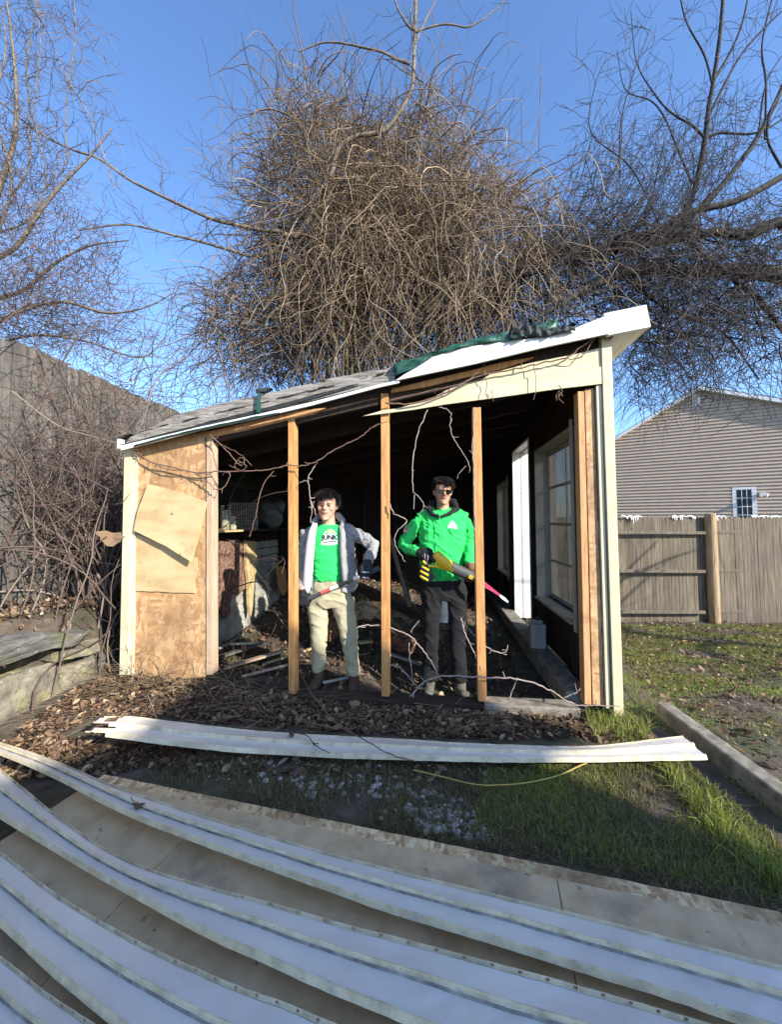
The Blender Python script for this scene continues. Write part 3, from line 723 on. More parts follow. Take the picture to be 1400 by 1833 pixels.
# ------------------------------------------------------------------ vines over the shed
def spline(P, sub=6):
    P = [np.array(p, dtype=float) for p in P]
    if len(P) < 3: return np.array(P)
    P = [2 * P[0] - P[1]] + P + [2 * P[-1] - P[-2]]
    out = []
    for i in range(1, len(P) - 2):
        for k in range(sub):
            t = k / sub; a, b, c, d = P[i - 1:i + 3]
            out.append(.5 * ((2 * b) + (-a + c) * t + (2 * a - 5 * b + 4 * c - d) * t * t + (-a + 3 * b - 3 * c + d) * t ** 3))
    out.append(P[-2]); return np.array(out)
def vine_px(pl, t0, t1=None, wob=.008):
    t1 = t0 if t1 is None else t1
    pts = []
    for i, (x, y) in enumerate(pl):
        t = t0 + (t1 - t0) * i / max(1, len(pl) - 1); pts.append(np.array(toworld(pf(x, y, t))))
    s = spline(pts, 6); s += rng.normal(0, wob * .35, s.shape)
    return s
def vine_thing(name, label, defs, mat, cat='vine'):
    root = None; lines = []
    for pl, t, r0, r1 in defs:
        t0, t1 = t if isinstance(t, tuple) else (t, t)
        lines.append((vine_px(pl, t0, t1), r0, r1))
        c = lines[-1][0]
        for k in range(2, len(c) - 2, 5):           # little side spurs
            if rng.random() < .5:
                d = rng.normal(0, 1, 3); d /= np.linalg.norm(d)
                lines.append((np.array([c[k], c[k] + d * .02, c[k] + d * .045 + [0, 0, .01]]), r1, r1 * .6))
    o0 = lines[0][0][0]
    o = tubes_mesh(name, lines, mat, None, 5, o0); o.location = o0
    return tag(o, label, cat)
vine_thing('climbing_vine', 'bare reddish vine strung across the strand board and the first two studs', [
    ([(236, 812), (275, 828), (300, 834), (345, 845), (385, 844), (450, 843), (495, 838), (513, 833), (540, 834), (565, 827), (600, 805), (640, 785), (668, 764), (692, 755)], -.045, .0065, .004),
    ([(240, 805), (262, 823), (300, 840), (330, 842), (360, 848), (380, 848)], -.05, .005, .004),
    ([(345, 845), (368, 860), (385, 875), (400, 873), (412, 850), (405, 845), (398, 851)], -.05, .005, .003),
    ([(490, 843), (471, 868), (461, 905), (455, 935), (446, 961)], (-.04, .05), .005, .003),
    ([(352, 756), (380, 783), (405, 806), (430, 833), (437, 820), (425, 822), (420, 835), (432, 842), (440, 834), (425, 823)], -.06, .004, .003),
    ([(380, 783), (395, 795), (432, 815), (450, 833)], -.06, .004, .0025)], M['brown_stem'])
vine_thing('climbing_vine', 'thin pale vine hanging between the first and the middle stud', [
    ([(568, 828), (553, 850), (552, 870), (556, 895), (558, 915), (555, 935)], (.0, .05), .005, .004),
    ([(556, 895), (560, 905), (565, 922)], .04, .004, .003), ([(552, 862), (543, 861), (535, 865)], .0, .004, .003)], M['shed_vine'])
vine_thing('climbing_vine', 'thin pale vine looping down in front of the sunglasses wearer', [
    ([(766, 733), (752, 765), (742, 800), (738, 850), (741, 880), (750, 890), (758, 900), (758, 910), (752, 918)], -.02, .005, .003),
    ([(741, 885), (741, 912)], -.02, .004, .003), ([(697, 902), (706, 920), (728, 932), (712, 950), (706, 965), (712, 985), (725, 1006)], -.03, .005, .003),
    ([(786, 730), (800, 732), (808, 745), (806, 765), (815, 790), (832, 815), (841, 840), (840, 845)], -.02, .004, .003),
    ([(836, 834), (826, 842), (818, 856)], -.02, .004, .002), ([(849, 730), (847, 800), (849, 860), (848, 900), (851, 930), (850, 950)], -.03, .0045, .003)], M['shed_vine'])
vine_thing('climbing_vine', 'brown vine creeping over the cream header boards', [
    ([(690, 722), (740, 722), (800, 703), (850, 676), (905, 664), (960, 652), (1010, 642), (1040, 622), (1062, 605), (1084, 583)], -.055, .007, .005),
    ([(700, 716), (770, 700), (830, 685), (850, 670), (858, 662)], -.06, .005, .003),
    ([(1005, 641), (1040, 640), (1070, 600), (1090, 590)], -.06, .004, .003),
    ([(1000, 690), (1006, 700), (1000, 712), (1010, 722)], -.05, .004, .003), ([(1002, 700), (995, 708), (998, 716)], -.05, .004, .003),
    ([(880, 700), (884, 718)], -.05, .003, .002), ([(955, 650), (960, 690), (957, 715)], -.06, .003, .002), ([(866, 650), (872, 690), (870, 705), (880, 712)], -.06, .003, .002)], M['brown_stem'])
vine_thing('trailing_vine', 'long pale stem arching low across the shed opening in front of the dark boots', [
    ([(735, 1248), (755, 1224), (785, 1211), (830, 1211), (880, 1213), (930, 1216), (980, 1232), (1010, 1252), (1030, 1262)], -.06, .007, .005),
    ([(912, 1254), (917, 1235), (927, 1213)], -.03, .005, .003), ([(1040, 1234), (1025, 1243), (1010, 1248)], -.05, .004, .003),
    ([(1030, 1262), (1060, 1263), (1110, 1265)], -.06, .004, .003)], M['shed_vine'])
vine_thing('trailing_vine', 'forked pale stem hanging down the dark right trouser leg', [
    ([(826, 1105), (829, 1120), (840, 1150), (852, 1175), (862, 1198)], (.05, .0), .006, .004), ([(829, 1112), (845, 1132), (868, 1155), (885, 1166), (905, 1168), (910, 1153)], .12, .006, .004)], M['shed_vine'])
vine_thing('trailing_vine', 'pale stem sagging from the middle stud to the dark left boot', [
    ([(640, 1123), (660, 1119), (695, 1123), (728, 1135), (752, 1158), (772, 1185), (787, 1212)], .02, .006, .004), ([(735, 1133), (742, 1120), (750, 1110)], .1, .005, .003),
    ([(696, 1190), (715, 1195), (735, 1215), (748, 1232)], -.03, .004, .003), ([(732, 1150), (735, 1190), (740, 1225)], .03, .004, .003)], M['shed_vine'])

# ------------------------------------------------------------------ stone retaining wall
def stone(label, quad, depth, seed, mat='rock', amp=.035, back=None, name='wall_stone', Y=None, thick=.4):
    """a block whose front face has the given pixel corners on the wall plane"""
    nrm = Vector((-_wd.y, _wd.x, 0))                       # points into the bank
    def onwall(px, py, off):
        o = Vector((0, 0, CAM_H)); d = ray(px, py); p0 = WALL_A + nrm * off
        k = (p0 - o).dot(nrm) / d.dot(nrm); return o + d * k
    P = [onwall(x, y, depth) for x, y in quad]             # bl, br, tr, tl
    n = 28; vs = []; fs = []
    def lerp2(u, v): return P[0].lerp(P[1], u).lerp(P[3].lerp(P[2], u), v)
    def addface(fn):
        b = len(vs)
        for j in range(n + 1):
            for i in range(n + 1): vs.append(fn(i / n, j / n))
        for j in range(n):
            for i in range(n): fs.append((b + j * (n + 1) + i, b + j * (n + 1) + i + 1, b + (j + 1) * (n + 1) + i + 1, b + (j + 1) * (n + 1) + i))
    B = nrm * thick
    def edge_round(u, v):
        e = min(u, 1 - u, v, 1 - v); return max(0, .10 - e) / .10
    addface(lambda u, v: lerp2(u, v) + nrm * (.05 * edge_round(u, v) ** 2))
    addface(lambda u, v: lerp2(u, 1) + nrm * .05 + B * v - Vector((0, 0, .02 * v)))
    addface(lambda u, v: lerp2(0, u) + nrm * .05 + B * v); addface(lambda u, v: lerp2(1, u) + nrm * .05 + B * v)
    addface(lambda u, v: lerp2(u, 0) + nrm * .05 + B * v)
    o0 = (P[0] + P[1]) / 2
    out = []
    for p in vs:
        q = p * 3.2 + Vector((seed, seed * 2, 0)); nv = mnoise.noise_vector(q) * amp + mnoise.noise_vector(q * 3.1) * amp * .45 + mnoise.noise_vector(q * 8.5) * amp * .22
        out.append(p + nv - o0)
    m = MB(); m.add(out, fs); o = m.build(name, M[mat], smooth=True); o.location = o0
    return tag(o, label, 'stone', 'stones of the retaining wall')
stone('large mossy block with a yellow green lichen face in the lower course', [(-80, 1385), (122, 1292), (112, 1186), (-80, 1236)], .0, 1.3)
stone('squarish grey block at the right end of the lower course', [(121, 1291), (181, 1240), (176, 1170), (117, 1196)], .01, 4.7)
stone('small pale wedge stone jammed above the squarish block', [(106, 1186), (160, 1176), (162, 1158), (112, 1168)], -.03, 7.1, 'rock', .012)
stone('long layered dark ledge stone on top of the wall', [(-90, 1216), (150, 1156), (172, 1126), (-90, 1166)], -.07, 9.9, 'rock_slab', .03, thick=.5)
stone('small grey stone under the far end of the ledge stone', [(156, 1176), (180, 1168), (178, 1143), (152, 1152)], .02, 12.4, 'rock', .012)
stone('low dark stone beyond the end of the retaining wall', [(182, 1238), (215, 1222), (208, 1160), (178, 1168)], .10, 15.1, 'rock_slab', .03)
stone('big mossy block of the lower course nearest the camera', [(-420, 1590), (-84, 1388), (-84, 1240), (-420, 1350)], .0, 21.3)
stone('ledge stone nearest the camera on top of the wall', [(-420, 1330), (-94, 1218), (-94, 1170), (-420, 1262)], -.05, 25.9, 'rock_slab', .03, thick=.5)
# ------------------------------------------------------------------ fences
def fence_pickets(root, p0, p1, zbase, ztop, pw, gap, mat, side, dog=True, jag=.0):
    """boards along p0->p1 (xy); zbase/ztop functions of 0..1"""
    d = (p1 - p0); L = d.length; d = d.normalized(); nrm = Vector((-d.y, d.x, 0)) * side
    m = MB(); x = 0; k = 0
    while x < L:
        w_ = pw * random.uniform(.94, 1.04); u = x / L
        a = p0 + d * x; b = p0 + d * (x + w_ - gap)
        zt = ztop(u) + random.uniform(-jag, jag); zb = zbase(u)
        of = nrm * random.uniform(0, .006); ln = random.uniform(-.004, .004)
        c = (a + b) / 2
        tip = [b.x, b.y, zt - w_ * .45], [c.x, c.y, zt], [a.x, a.y, zt - w_ * .45]
        if not dog: tip = [b.x, b.y, zt + ln], [c.x, c.y, zt + ln * 2], [a.x, a.y, zt - ln]
        pts = [Vector((a.x, a.y, zb)), Vector((b.x, b.y, zb))] + [Vector(q) for q in tip]
        m.prism([q + of - p0 for q in pts], nrm * .016)
        x += w_
    return m.build('picket_panel', M[mat], root)
FY = 7.0
fa, fb = at(940, 950, FY + .11), at(1850, 950, FY - .27)
rf = thing('picket_fence', 'brown weathered wooden fence with pointed pickets behind the lawn', 'fence', (fa.x, fa.y, 0))
p0, p1 = Vector((fa.x, fa.y, 0)), Vector((fb.x, fb.y, 0)); dd = (p1 - p0).normalized()
ztopF = at(1250, 925, FY).z
zb = lambda u: -.55
fence_pickets(rf, p0, p1, zb, lambda u: ztopF, .066, .004, 'fence_brown', 1, True, .006)
post_p = at(1273, 950, FY - .09)
for yy, hh in ((952, .055), (1021, .055), (1094, .055)):
    for xa, xb in ((945, 1263), (1283, 1845)):
        a, b = at(xa, yy, FY - .03), at(xb, yy + 2, FY - .09)
        m = MB(); m.bar(a - p0, b - p0, .04, hh); m.build('rail', M['fence_brown'], rf, bevel=.006)
m = MB(); zt = at(1273, 919, FY - .09).z
m.lathe([(.088, -.6), (.085, zt - .03), (.080, zt - .005), (.05, zt)], sides=18); o = m.build('post', M['post'], rf, smooth=False); o.location = (post_p.x - p0.x, post_p.y - p0.y, 0)
# white icicle-shaped decoration tangled along the top
def icicles(label, xs, x0, x1, seed):
    rr = random.Random(seed); a = at(x0, 926, FY - .02); b = at(x1, 926, FY - .05); m = MB(); n = int((x1 - x0) / 3.2)
    for i in range(n):
        t = i / max(1, n - 1); p = (b - a) * t; l = rr.uniform(.02, .075) * (2.2 if rr.random() < .08 else 1)
        if rr.random() < .45: continue
        m.prism([p + Vector((-.012, 0, .01)), p + Vector((0, -.01, -l)), p + Vector((.012, 0, .01))], (0, .006, 0))
        if rr.random() < .10: m.ell(p + Vector((rr.uniform(-.03, .03), 0, .02)), (.028, .014, .014), nu=7, nv=5)
    m.tube([(b - a) * (i / 8) + Vector((0, 0, .02 + .012 * math.sin(i * 2.2))) for i in range(9)], .012, 5)
    o = m.build('icicle_decoration', M['white_trim'], jitter=.01); o.location = a
    tag(o, label, 'decoration', 'white decorations along the fence top')
icicles('row of white icicle shapes left of the round post', 0, 1204, 1245, 1)
icicles('white icicle shapes bunched below the house window', 0, 1345, 1400, 2)
icicles('few small white icicle shapes beside the corner of the shed', 0, 1112, 1150, 3)
icicles('short white strand on the fence top right of the round post', 0, 1277, 1300, 4)
# tall grey fence on the left, on top of the bank
LF0 = Vector((-3.9, -2.0, 0)); dl = Vector((SY.x, SY.y, 0))
q = at(0, 600, 3.35); LF0 = Vector((q.x, q.y, 0)) - dl * 4.0; LF1 = LF0 + dl * 14
lf = thing('board_fence', 'tall grey weathered board fence overgrown with brambles', 'fence', LF0)
ZL = q.z
fence_pickets(lf, LF0, LF1, lambda u: .45, lambda u: ZL, .135, .006, 'fence_grey', 1, False, .022)
for zz in (.9, 1.7, ZL - .35):
    m = MB(); m.bar((-.06, 0, zz), dl * 14 + Vector((-.06, 0, zz)), .04, .085); m.build('rail', M['fence_grey'], lf)

# ------------------------------------------------------------------ neighbour's house
HP0 = Vector((18.5, 18.5, 0)); hd = Vector((-.85, .527, 0)); hn = Vector((-.527, -.85, 0))
nh = thing('house', 'taupe clapboard house gable beyond the picket fence', 'house', HP0)
def onhouse(px, py):
    d = ray(px, py); o = Vector((0, 0, CAM_H)); k = (HP0 - o).dot(hn) / d.dot(hn); p = o + d * k
    return (p - HP0).dot(hd), p.z
sr, zr = onhouse(1252, 699); s1, z1 = onhouse(1103, 788); s2, z2 = onhouse(1400, 723)
kl = (zr - z1) / (s1 - sr); kr = (zr - z2) / (sr - s2)
sl, se = sr + 5.6, sr - 8.5
def zgab(s): return zr - (s - sr) * kl if s > sr else zr - (sr - s) * kr
def H(s, z, off=0): return hd * s + hn * off + Vector((0, 0, z))
m = MB(); zc = -.6; step = .17
while zc < zr:
    zt_ = zc + step
    lo_s = se if zgab(se) > zc else sr - (zr - zc) / kr
    hi_s = sl if zgab(sl) > zc else sr + (zr - zc) / kl
    if hi_s - lo_s > .1:
        m.add([H(lo_s, zc, .055), H(hi_s, zc, .055), H(hi_s, zt_, .002), H(lo_s, zt_, .002), H(lo_s, zc, 0), H(hi_s, zc, 0)], [(0, 1, 2, 3), (4, 5, 1, 0)])
    zc += step
m.build('siding_wall', M['siding_house'], nh)
m = MB(); m.prism([H(se, -.6, -.0), H(se, zgab(se), 0), H(sr, zr, 0), H(sl, zgab(sl), 0), H(sl, -.6, 0)], hn * -8); m.build('side_wall', M['siding_house'], nh)
m = MB(); m.prism([H(sl + .25, zgab(sl + .25) + .03, .25), H(sr, zr + .03, .25), H(sr, zr + .20, .25), H(sl + .25, zgab(sl + .25) + .18, .25)], hn * -8.5)
m.prism([H(sr, zr + .03, .25), H(se - .3, zgab(se - .3) + .03, .25), H(se - .3, zgab(se - .3) + .18, .25), H(sr, zr + .20, .25)], hn * -8.5)
m.build('roof', M['tarp_black'], nh)
m = MB(); 
for a_, b_ in ((sl + .28, sr), (sr, se - .3)):
    m.prism([H(a_, zgab(a_) - .02, .28), H(b_, zgab(b_) - .02, .28), H(b_, zgab(b_) + .15, .28), H(a_, zgab(a_) + .15, .28)], hn * -.025)
    m.prism([H(a_, zgab(a_) - .02, .25), H(b_, zgab(b_) - .02, .25), H(b_, zgab(b_) - .0, .25), H(a_, zgab(a_) - .0, .25)], hn * -.24)
m.build('rake_trim', M['white_trim'], nh)
wa, wb = onhouse(1311, 873), onhouse(1357, 930); wa2 = onhouse(1319, 882); wb2 = onhouse(1348, 924)
m = MB()
def hrect(mb, s0, z0, s1, z1, o0, o1, mi=0): mb.prism([H(s0, z0, o0), H(s1, z0, o0), H(s1, z1, o0), H(s0, z1, o0)], hn * (o1 - o0), mi)
zt_, zb_ = wa[1], wa[1] - 1.9
hrect(m, wb[0], zb_, wa[0], zt_, .023, .05); wn_ = m.build('window', M['white_trim'], nh)
m = MB(); hrect(m, wb2[0], zb_ + .12, wa2[0], zt_ - .12, .051, .056); m.build('pane', flat('dark_window_glass', (.02, .025, .03), .08), wn_)
m = MB(); W2 = wa2[0] - wb2[0]
for k in (1, 2): hrect(m, wb2[0] + W2 * k / 3 - .012, zb_ + .12, wb2[0] + W2 * k / 3 + .012, zt_ - .12, .057, .068)
for z in np.linspace(zb_ + .12, zt_ - .12, 5)[1:-1]: hrect(m, wb2[0], z - (.022 if abs(z - (zb_ + zt_) / 2) < .05 else .011), wa2[0], z + .011, .0575, .066)
m.build('muntin', M['white_trim'], wn_)
va, vb = onhouse(1238, 706), onhouse(1254, 728)
m = MB(); hrect(m, vb[0], vb[1], va[0], va[1], .023, .05); 
for k in range(6): hrect(m, vb[0] + .04, vb[1] + .05 + k * .05, va[0] - .04, vb[1] + .065 + k * .05, .05, .065)
m.build('gable_vent', M['white_trim'], nh)
ha = onhouse(1362, 884); m = MB(); c = H(ha[0], ha[1], .1)
m.tube([c + hn * -.07, c], .05, 10); m.tube([c + Vector((.05, -.05, 0)), c + Vector((.14, -.2, -.08))], [.04, .09], 10); m.tube([c + Vector((-.05, -.0, 0)), c + Vector((-.12, -.18, -.08))], [.04, .09], 10)
m.build('floodlight', M['white_trim'], nh)

# ------------------------------------------------------------------ landscape timbers on the right
def gz(p): return ground_z(p.x, p.y)
a, b = gr(1172, 1282), gr(1460, 1520)
lone_bar('landscape_timber', 'grey weathered landscape timber edging the lawn', 'timber', (a.x + .06, a.y, .035), (b.x + .06, b.y, .045), .095, .13, 'timber')
bpy.data.objects['landscape_timber'].modifiers['bevel'].width = .012
a, b = at(1335, 1395, 2.25), at(1460, 1450, 2.05)
lone_bar('fallen_branch', 'short dark rotten branch lying beside the timber', 'branch', gr(1330, 1392, .03), gr(1460, 1438, .03), .035, .03, 'brown_stem')

# ------------------------------------------------------------------ vinyl strips
def vinyl(name, label, up_px, lo_px, zf, mats, prof, group, n=220, slots=(), x_ext=True, torn=False, wrinkle=.004):
    up = spline([np.array([*q, 0.]) for q in up_px], 12)[:, :2]; lo = spline([np.array([*q, 0.]) for q in lo_px], 12)[:, :2]
    def samp(A, u):
        L = np.concatenate([[0], np.cumsum(np.linalg.norm(np.diff(A, axis=0), axis=1))]); q = u * L[-1]
        return np.array([np.interp(q, L, A[:, 0]), np.interp(q, L, A[:, 1])])
    vs = []; npf = len(prof)
    for i in range(n + 1):
        u = i / n; zz = zf(u); a = gr(*samp(up, u), zz); b = gr(*samp(lo, u), zz)
        for (v, dz, _) in prof:
            q = a.lerp(b, v); q.z += dz + wrinkle * (mnoise.noise(Vector((u * 9, v * 2, len(label)))) + .45 * mnoise.noise(Vector((u * 46, v * 3, len(label))))); vs.append(q)
    fs = []; mi = []
    for i in range(n):
        for j in range(npf - 1):
            if j in slots and (i % 7) == 0: continue
            if torn and i < 6 and mnoise.noise(Vector((j * 1.3, i * .22, 5))) > .02 + .03 * (i - 5) / 2: continue
            fs.append((i * npf + j, i * npf + j + 1, (i + 1) * npf + j + 1, (i + 1) * npf + j)); mi.append(prof[j][2])
    o0 = sum(vs, Vector()) / len(vs); m = MB(); m.v = [tuple(p - o0) for p in vs]; m.f = fs; m.mi = mi
    o = m.build(name, mats, smooth=False); o.location = o0
    sd = o.modifiers.new('solid', 'SOLIDIFY'); sd.thickness = .0016; sd.offset = -1
    return tag(o, label, 'siding', group)
PROF = [(0, .0, 1), (.018, .006, 1), (.032, .006, 1), (.040, -.001, 1), (.062, -.001, 2), (.078, .001, 0), (.25, .006, 0), (.455, .013, 0), (.458, .017, 1), (.478, .017, 1), (.488, .009, 1), (.512, .008, 2), (.528, .0, 0), (.70, .004, 0), (.930, .011, 2), (.942, .015, 1), (.968, .015, 1), (.982, .006, 1), (1.0, -.004, 1)]
FG = 'long vinyl siding strips piled in the foreground'
mv = [M['vinyl'], M['vinyl_cream'], M['grime']]
vinyl('siding_strip', 'farthest long white siding strip, with a dead leaf lying on it', [(-120, 1295), (0, 1330), (90, 1360), (210, 1410), (300, 1440), (425, 1480), (550, 1517), (700, 1557), (950, 1617), (1200, 1680), (1400, 1730), (1560, 1770)],
      [(-120, 1310), (0, 1351), (100, 1394), (200, 1446), (300, 1490), (425, 1535), (550, 1580), (700, 1633), (950, 1710), (1200, 1788), (1330, 1833), (1500, 1890)], lambda u: .16 - .03 * u, mv, PROF, FG)
vinyl('siding_strip', 'second white siding strip from the far side, bowing down from the left edge', [(-100, 1300), (0, 1377), (50, 1418), (100, 1460), (175, 1513), (250, 1550), (350, 1582), (500, 1622), (700, 1676), (950, 1742), (1200, 1812), (1400, 1875)],
      [(-100, 1400), (0, 1465), (100, 1525), (200, 1585), (300, 1640), (400, 1690), (500, 1735), (600, 1780), (700, 1820), (800, 1860), (1000, 1930), (1200, 2000)], lambda u: .145, mv, PROF, FG, slots=(2,))
vinyl('siding_strip', 'third white siding strip from the far side, with slotted cream edges', [(-120, 1440), (0, 1525), (100, 1600), (200, 1660), (300, 1710), (400, 1755), (500, 1792), (600, 1832), (800, 1900), (1000, 1960)],
      [(-120, 1560), (0, 1660), (100, 1752), (200, 1833), (300, 1900), (420, 1970), (540, 2030), (680, 2100), (850, 2170)], lambda u: .13, mv, PROF, FG, slots=(2, 8))
vinyl('siding_strip', 'nearest white siding strip in the bottom left corner', [(-140, 1600), (0, 1712), (60, 1760), (110, 1795), (170, 1835), (300, 1910), (500, 2010)],
      [(-140, 1760), (0, 1880), (60, 1930), (130, 1990), (200, 2040), (350, 2130), (550, 2230)], lambda u: .12, mv, PROF, FG, slots=(2,))
P2 = [(0, .0, 1), (.03, .008, 1), (.07, .003, 0), (.44, .012, 0), (.46, .022, 1), (.49, .022, 1), (.55, .006, 0), (.62, .004, 0), (.9, .010, 0), (.93, .018, 1), (.96, .014, 1), (1.0, -.004, 1)]
vinyl('siding_piece', 'long white siding strip lying on the leaves before the shed, left end torn', [(180, 1284), (235, 1284), (300, 1291), (400, 1303), (500, 1312), (600, 1318), (700, 1323), (850, 1332), (950, 1336), (1050, 1337), (1110, 1332), (1160, 1325), (1222, 1318)],
      [(150, 1317), (200, 1320), (300, 1333), (400, 1344), (500, 1350), (600, 1356), (700, 1359), (850, 1363), (950, 1364), (1050, 1363), (1110, 1362), (1180, 1361), (1268, 1359)], lambda u: .055 + .09 * max(0, u - .8) / .2 * .5 + .13 * max(0, .3 - u) / .3, [M['vinyl'], M['vinyl_cream']], P2, None, n=150, torn=True)

# ------------------------------------------------------------------ the painted board sheet under the strips
ZB_ = .085
bs = thing('siding_board', 'broad tan hardboard panel with a bare chipped edge lying on the lawn', 'board', gr(700, 1560, 0))
o0 = bs.location.copy()
def bp(px, py, z): return gr(px, py, z) - o0
c1, c2 = (186, 1386), (1396, 1632)
A_, B_ = gr(*c1, ZB_), gr(*c2, ZB_); du = (B_ - A_).normalized(); dv = Vector((du.y, -du.x, 0))
if dv.y > 0: dv = -dv
wid = 1.25
m = MB(); n = 60; edge = []
for i in range(n + 1):
    t = i / n; edge.append(A_.lerp(B_, t) - o0 + dv * (.004 * mnoise.noise(Vector((t * 40, 0, 0)))))
m.prism([e for e in edge] + [B_ - o0 + dv * wid, A_ - o0 + dv * wid + du * .0], (0, 0, -.013)); m.build('strand_core', M['osb_edge'], bs)
m = MB(); inner = []
for i in range(n + 1):
    t = i / n; wv = .058 + .010 * mnoise.noise(Vector((t * 23, 3, 0))) + (.0 if t > .06 else .0)
    inner.append(A_.lerp(B_, t) - o0 + dv * wv + Vector((0, 0, .0035)))
gap = .0007
xs_ = [(.02, .205), (.205, .62), (.62, .998)]
def gpx(px, py): return ((gr(px, py, ZB_) - A_).dot(du)) / (B_ - A_).length
g1, g2 = gpx(385, 1445), gpx(1000, 1590)
for ta, tb in ((0.0, g1), (g1, g2), (g2, .999)):
    ia = [A_.lerp(B_, ta + gap) - o0 + dv * .060 + Vector((0, 0, .0035))] + [p for k, p in enumerate(inner) if ta + gap * 2 < k / n < tb - gap * 2] + [A_.lerp(B_, tb - gap) - o0 + dv * .060 + Vector((0, 0, .0035))]
    m = MB(); m.prism(ia + [ia[-1] + dv * (wid - .07), ia[0] + dv * (wid - .07)], (0, 0, -.003)); m.build('painted_face', M['hardboard'], bs)
m = MB()
t = .5; m.prism([A_.lerp(B_, t) - o0 + dv * .05 + Vector((0, 0, -.0145)), A_.lerp(B_, t + .03) - o0 + dv * .05 + Vector((0, 0, -.0145)), A_.lerp(B_, t + .03) - o0 + dv * wid + Vector((0, 0, -.0145)), A_.lerp(B_, t) - o0 + dv * wid + Vector((0, 0, -.0145))], (0, 0, -.07))
m.build('batten', M['stud_grey'], bs)

# yellow cord on the grass
pts = [gr(x, y, .03) for x, y in [(740, 1378), (790, 1390), (850, 1404), (900, 1405), (950, 1400), (1000, 1388), (1040, 1370), (1062, 1362)]]
o = tubes_mesh('cord', [(spline([np.array(p) for p in pts], 8), .0035, .0035)], flat('yellow_cord', (.42, .30, .07), .6), None, 6, pts[0]); o.location = pts[0]; tag(o, 'thin yellow cord curving over the grass in front of the siding strip', 'cord')
def ground_stick(label, pl, r0, r1, mat, z=.04):
    pts = [np.array(gr(x, y, z)) for x, y in pl]; s = spline(pts, 6); s[:, 2] += rng.normal(0, .003, len(s))
    o = tubes_mesh('stick', [(s, r0, r1)], M[mat], None, 5, s[0]); o.location = s[0]; return tag(o, label, 'stick')
ground_stick('long bent brown stick leading from the first stud over the siding strip', [(530, 1190), (548, 1225), (560, 1245), (600, 1292), (640, 1318), (700, 1350), (740, 1362)], .005, .003, 'brown_stem', .09)
ground_stick('tan straw stalk leaning on the torn end of the siding strip', [(238, 1185), (255, 1225), (268, 1255), (281, 1290)], .004, .003, 'shed_vine', .12)
ground_stick('pair of pale stems curving over the lawn beside the timber', [(1125, 1200), (1160, 1250), (1210, 1290), (1290, 1340), (1345, 1385), (1362, 1430)], .005, .003, 'brown_stem', .04)
ground_stick('straw coloured stem on the lawn right of the corner post', [(1150, 1270), (1175, 1262), (1195, 1250)], .004, .002, 'brown_stem', .04)
ground_stick('short pale stick beside the timber', [(1325, 1397), (1337, 1390), (1347, 1382)], .008, .007, 'win_white', .03)
ground_stick('dark twig curling on the middle of the siding strip', [(528, 1310), (550, 1318), (565, 1335), (590, 1348)], .003, .002, 'bark_dark', .085)

# ------------------------------------------------------------------ ground cover
def scatter(npts, region, zoff=0.0):
    """random ground points whose picture position lies in a polygon of photo pixels"""
    poly = np.array(region, dtype=float); G = [gr(x, y, 0) for x, y in region]
    x0, x1 = min(p.x for p in G), max(p.x for p in G); y0, y1 = min(p.y for p in G), max(p.y for p in G)
    gp = np.array([[p.x, p.y] for p in G]); out = []
    while len(out) < npts:
        X = rng.uniform(x0, x1, npts * 2); Y = rng.uniform(y0, y1, npts * 2); ins = np.zeros(len(X), bool); j = len(gp) - 1
        for i in range(len(gp)):
            c = ((gp[i, 1] > Y) != (gp[j, 1] > Y)) & (X < (gp[j, 0] - gp[i, 0]) * (Y - gp[i, 1]) / (gp[j, 1] - gp[i, 1] + 1e-12) + gp[i, 0]); ins ^= c; j = i
        out += list(zip(X[ins], Y[ins]))
    return out[:npts]
